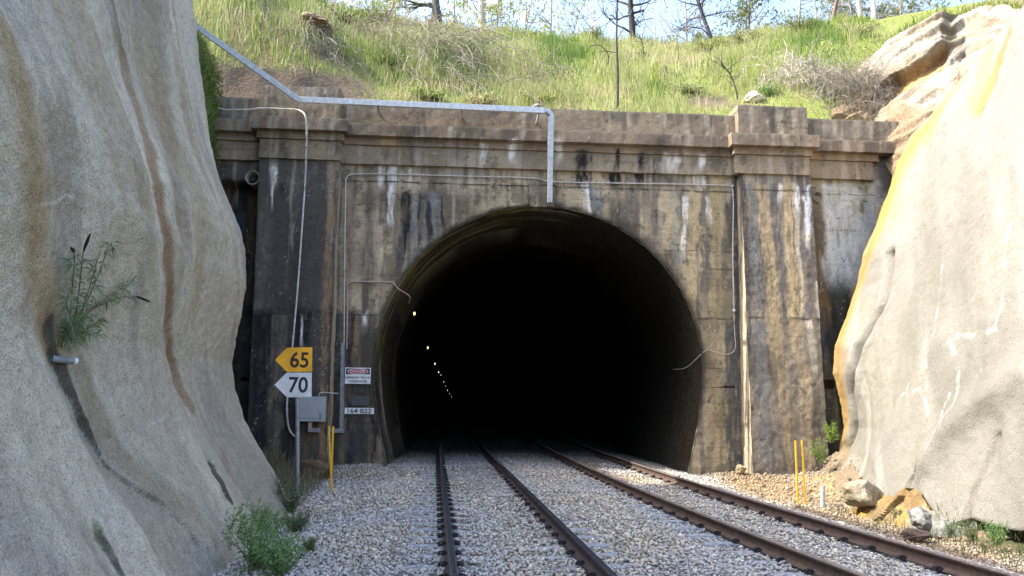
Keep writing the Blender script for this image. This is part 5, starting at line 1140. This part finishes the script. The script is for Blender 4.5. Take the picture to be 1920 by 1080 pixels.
for a in [('dark thick burnt trunk on the left skyline', 828, 26, 36, 7, .34, 0, (.07, .075, .07), GUM, 300, 8, .4),
          ('thick smooth pale trunk on the left skyline', 896, 42, 36, 9, .27, .0, (.40, .38, .35), GUM, 0, 6, .6),
          ('young yellow green tree just right of the thick pale trunk', 925, 48, 35, 5, .06, .05, GREY, YG, 900, 16, .1, .2),
          ('pale spreading dead tree left of the open sky gap', 962, 52, 37, 6.5, .10, .1, PALE, YG, 500, 20, .1, .2, 1.3),
          ('twin looking slender pale trunk with thin yellow foliage', 1034, 56, 36, 7.5, .075, -.03, PALE, YG, 650, 18, .12, .2),
          ('slim grey tree with fine twigs beside the sky gap', 1052, 57, 38, 6.5, .06, .03, (.30, .28, .28), GUM, 350, 22, .08, .11, 1.2),
          ('leaning white dead tree with long bare limbs at the sky gap', 1152, 62, 35, 5.5, .09, -.28, PALE, GUM, 0, 12, .15, .1, 1.5),
          ('burnt black stump with a twisted dark trunk', 1186, 78, 32.5, 5.5, .17, .0, (.035, .03, .03), GUM, 420, 12, .2, .13),
          ('thin pale bare trunk right of the burnt stump', 1232, 64, 37, 7, .05, .0, PALE, GUM, 0, 14, .2),
          ('fine branched pale bare tree in the middle of the skyline', 1287, 66, 36, 6.5, .085, .02, (.34, .31, .30), GUM, 0, 36, .06, .1, 1.3),
          ('dark leaning trunk on the right skyline', 1346, 58, 34.5, 7, .13, -.16, (.055, .055, .07), GUM, 500, 12, .25, .14),
          ('small dark leafy sapling below the dark leaning trunk', 1322, 60, 35, 2.6, .05, .0, GREY, GUM, 700, 16, .1, .13),
          ('bushy grey green leafy tree on the right skyline', 1402, 46, 35, 6, .10, .02, GREY, GUM, 2600, 34, .05, .2, 1.1),
          ('faint bare tree just right of the bushy tree', 1452, 40, 38, 6, .06, .02, GREY, GUM, 200, 26, .08, .1, 1.2),
          ('brown trunk on the right slope with twiggy growth', 1561, 58, 30, 6, .085, .02, (.16, .11, .08), GUM, 300, 14, .3),
          ('pale pinkish leaning trunk beside the outcrop', 1622, 30, 34, 7.5, .14, -.12, (.40, .34, .30), GUM, 500, 12, .35),
          ('white paired trunk nearest the outcrop', 1640, 26, 34.5, 7.5, .15, -.05, (.50, .46, .42), GUM, 500, 12, .35),
          ('grey twiggy tree behind the white paired trunk', 1600, 24, 38, 6.5, .08, .02, GREY, GUM, 500, 34, .05, .11, 1.3),
          ('grey twiggy tree furthest right above the outcrop', 1690, 10, 38, 6.5, .09, .0, GREY, GUM, 700, 34, .05, .12, 1.3),
          ('pale green gum crown standing furthest back at the left of the sky gap', 1000, 46, 46, 7, .10, .05, PALE, YG, 1800, 30, .08, .26, 1.3),
          ('dull green thin crowned tree far back behind the thick pale trunk', 880, 30, 46, 7.5, .10, -.05, GREY, GUM, 1800, 30, .08, .26, 1.3),
          ('far green tree between the stump and the thin pale trunk', 1212, 62, 48, 6.5, .09, .04, GREY, YG, 1300, 28, .08, .15, 1.2),
          ('far dull green tree behind the bushy grey green tree', 1425, 40, 44, 7, .10, .05, GREY, GUM, 1800, 30, .05, .26, 1.3),
          ('far olive tree right of the slender grey dead tree', 1520, 26, 44, 7, .10, .0, GREY, GUM, 1700, 30, .05, .26, 1.3),
          ('far blue green tree behind the pinkish leaning trunk', 1655, 8, 42, 7, .10, .0, GREY, GUM, 1900, 30, .03, .26, 1.3),
          ('small bare tree left of the brown trunk', 1530, 36, 37, 5.5, .06, .0, GREY, GUM, 250, 26, .06, .1, 1.2)]: tree(*a)

for k in range(32):
    px_ = 700 + k * 32 + random.uniform(-18, 18)
    tree('slender tree in the loose row behind the hill crest', px_, float(np.interp(px_, [q[0] for q in CREST], [q[1] for q in CREST])) + 34, random.uniform(39, 52), random.uniform(5.5, 8.5), random.uniform(.05, .10), random.uniform(-.12, .12), random.choice([GREY, PALE, (.30, .28, .27), (.10, .09, .09)]), random.choice([GUM, YG, GUM]), random.choice([900, 1600, 2400]), 28, .02, .30, 1.2)
for o in COL.objects:
    if o.get('label', '').startswith('slender tree in the loose'): o['group'] = 'row of slender trees behind the crest'

# ---- plants by the track and on the walls
def weed(c, h, n, pal, label, w_=.5, leaf=.06, lw_=.012, dens=26, name='weed', stemc=(.12, .13, .05)):
    t = thing(name, label, 'plant', tuple(c)); st, P, D = [], [], []
    for k in range(n):
        a = rng.uniform(0, 2 * math.pi); e = c + np.array([math.cos(a) * w_ * h * rng.uniform(.1, 1), math.sin(a) * w_ * h * rng.uniform(.1, 1), h * rng.uniform(.55, 1.05)])
        S_l = smoothline([c + rng.normal(size=3) * [.04, .04, 0], (c + e) / 2 + rng.normal(size=3) * h * .07, e], 9); st.append((S_l, np.linspace(.006, .002, 9)))
        for q in range(dens):
            f = rng.uniform(.15, 1); i = int(f * 8); b = S_l[i] + (S_l[min(8, i + 1)] - S_l[i]) * rng.random(); tg = S_l[min(8, i + 1)] - S_l[max(0, i - 1)]; tg = nrm(tg)
            P.append(b); D.append(tg * .8 + nrm(rng.normal(size=3)))
    twigmesh('stems', st, stemc, t, 4); leaves('foliage', P, D, rng.uniform(.6, 1.3, len(P)) * leaf, lw_, pick(pal, [1 / len(pal)] * len(pal), len(P)), t)
def at_ground(px, py):
    p = onz(px, py, -.4); p = onz(px, py, float(ground(p[0], p[1]))); return p
FRESH = [(.13, .27, .08), (.20, .36, .11), (.09, .19, .08), (.26, .40, .14)]; OLIVE = [(.14, .19, .06), (.20, .25, .09), (.10, .14, .05)]; DULL = [(.11, .16, .09), (.16, .21, .12), (.08, .12, .07)]
for px, py, h, n, pal, lab, lf in [
    (432, 1040, .62, 12, FRESH, 'tall fresh green weed against the left wall foot', .075),
    (482, 1072, .60, 22, FRESH, 'broad feathery green weed clump at the bottom edge left of the track', .06),
    (524, 1085, .42, 20, FRESH, 'low light green weed at the bottom edge nearest the left ballast', .06),
    (408, 1052, .25, 9, [(.26, .32, .10), (.18, .26, .07)], 'small yellowish weed squeezed against the left wall', .06),
    (486, 1000, .38, 18, FRESH, 'mid sized green weed under the broken hem of the left wall', .05),
    (500, 962, .45, 18, OLIVE, 'olive weed at the left wall hem above the others', .045),
    (545, 962, .62, 22, DULL, 'dull green weed at the base of the speed sign post', .05),
    (556, 1002, .32, 20, DULL, 'sprawling grey green weed on the ballast edge', .04),
    (582, 1036, .16, 8, OLIVE, 'tiny sparse weed alone among the stones', .04),
    (340, 1074, .22, 7, FRESH, 'little green weed at the left wall foot by the frame edge', .05)]:
    weed(at_ground(px, py), h * 1.1, int(n * 2.0), pal, lab, .75, lf * 1.2, lf * .21, 38)
for c, h, n, pal, lab in [(ony(1560, 830, 20.3), .55, 14, [(.22, .36, .05), (.30, .42, .07), (.15, .26, .04)], 'bright sunlit green plant between the right buttress and the yellow edge'),
                          (ony(1538, 868, 19.9), .6, 14, [(.20, .33, .05), (.26, .38, .08), (.14, .22, .05)], 'upright green plant at the lower right corner of the right buttress')]:
    weed(c, h, n, pal, lab, .5, .09, .014, 34)
for px, py, h, n, pal, lab in [(1800, 1030, .35, 18, OLIVE, 'olive weed in the shade under the right wall hem'), (1850, 1040, .38, 22, FRESH, 'green weed patch in the ditch at far right'), (1900, 1025, .40, 18, OLIVE, 'olive green weed at the right frame edge'), (1760, 1020, .3, 10, DULL, 'dull weed beside the grey boulder in the ditch'), (1665, 985, .22, 9, DULL, 'small dull weed below the orange rock')]:
    weed(at_ground(px, py) + np.array([.25, .1, .1]), h, n, pal, lab, .7, .055, .010, 34)
# dry stalks and low growth, too many to count
n = 2600; X = rng.uniform(7.0, 9.3, n); Y = rng.uniform(9.5, 16.5, n); Z = np.maximum(ground(X, Y), np.interp(X, [8.2, 9.7], [-.75, .65])); k_ = rng.random(n) < ss(6.8, 8.6, X) * ss(.4, .6, fbm(X, Y, 0, 3, 195))
struct(blades('ditch_grass', X[k_], Y[k_], Z[k_], rng.uniform(.06, .26, k_.sum()), rng.uniform(.006, .014, k_.sum()), pick([(.12, .16, .05), (.20, .22, .08), (.36, .30, .17), (.08, .11, .04)], [.35, .25, .2, .2], k_.sum()), .8), 'stuff')
n = 2600; X = rng.uniform(-5.6, -3.0, n); Y = rng.uniform(16.2, 20.9, n); Z = ground(X, Y) + .25 * ss(-3.6, -5, X); k_ = rng.random(n) < ss(-2.8, -3.6, X)
struct(blades('dry_grass', X[k_], Y[k_], Z[k_] - .02, rng.uniform(.12, .5, k_.sum()), rng.uniform(.006, .014, k_.sum()), pick([(.22, .17, .10), (.30, .25, .16), (.12, .13, .05)], [.4, .35, .25], k_.sum()), .9), 'stuff')
n = 4500; X = rng.uniform(-3.2, -1.9, n); Y = rng.uniform(8.0, 13.8, n); k_ = rng.random(n) < ss(-2.0, -2.7, X) * ss(.42, .6, fbm(X * 1.4, Y * 1.4, 0, 3, 196))
struct(blades('verge_grass', X[k_], Y[k_], ground(X[k_], Y[k_]), rng.uniform(.04, .17, k_.sum()), rng.uniform(.005, .010, k_.sum()), pick([(.14, .22, .08), (.09, .15, .06), (.26, .24, .14)], [.45, .35, .2], k_.sum()), .9), 'stuff')

# ---- butterfly bush rooted in the left wall's crack
r0 = on_left(112, 652); bt = thing('wall_bush', 'long leaved bush growing out of the crack in the left wall, with dark seed heads', 'bush', tuple(r0))
def wl(px, py, off): p = on_left(px, py); return p + np.array([off, -off * .4, 0])
st, P, D, heads = [], [], [], []
ST = [([(112,652),(128,600),(130,540),(128,480),(134,440)], 1), ([(112,652),(120,590),(118,520),(112,478),(96,466)], 1), ([(112,652),(140,590),(165,520),(175,470),(178,456)], 0), ([(112,652),(150,590),(190,565),(225,556),(252,567)], 1), ([(112,652),(140,600),(180,560),(205,540),(220,528)], 0), ([(112,652),(118,610),(100,570),(98,545)], 0), ([(112,652),(130,630),(150,610),(155,598)], 0), ([(112,652),(110,620),(118,600)], 0), ([(112,652),(122,632),(138,622),(150,625)], 0), ([(112,652),(140,580),(150,520),(150,480)], 0)]
for pts, hd in ST:
    Q = [wl(a, b, .02 + .20 * i / (len(pts) - 1)) for i, (a, b) in enumerate(pts)]; S_l = smoothline(Q, 24); st.append((S_l, np.linspace(.008, .003, 24)))
    m_ = 18 if hd else 23
    for i in range(4, m_):
        tg = nrm(S_l[min(23, i + 1)] - S_l[i - 1])
        for q in range(3): P.append(S_l[i] + rng.normal(size=3) * .01); D.append(tg * .55 + nrm(rng.normal(size=3) * [1, .7, 1]))
    if hd: heads.append((S_l[18:], np.array([.006, .013, .016, .015, .012, .006])))
twigmesh('stems', st, (.12, .11, .06), bt, 6); twigmesh('seed_heads', heads, (.022, .018, .016), bt, 7)
leaves('foliage', P, D, rng.uniform(.09, .19, len(P)), rng.uniform(.014, .024, len(P)), pick([(.20, .27, .14), (.25, .32, .16), (.13, .19, .09), (.36, .41, .28)], [.35, .3, .2, .15], len(P)), bt, .3)
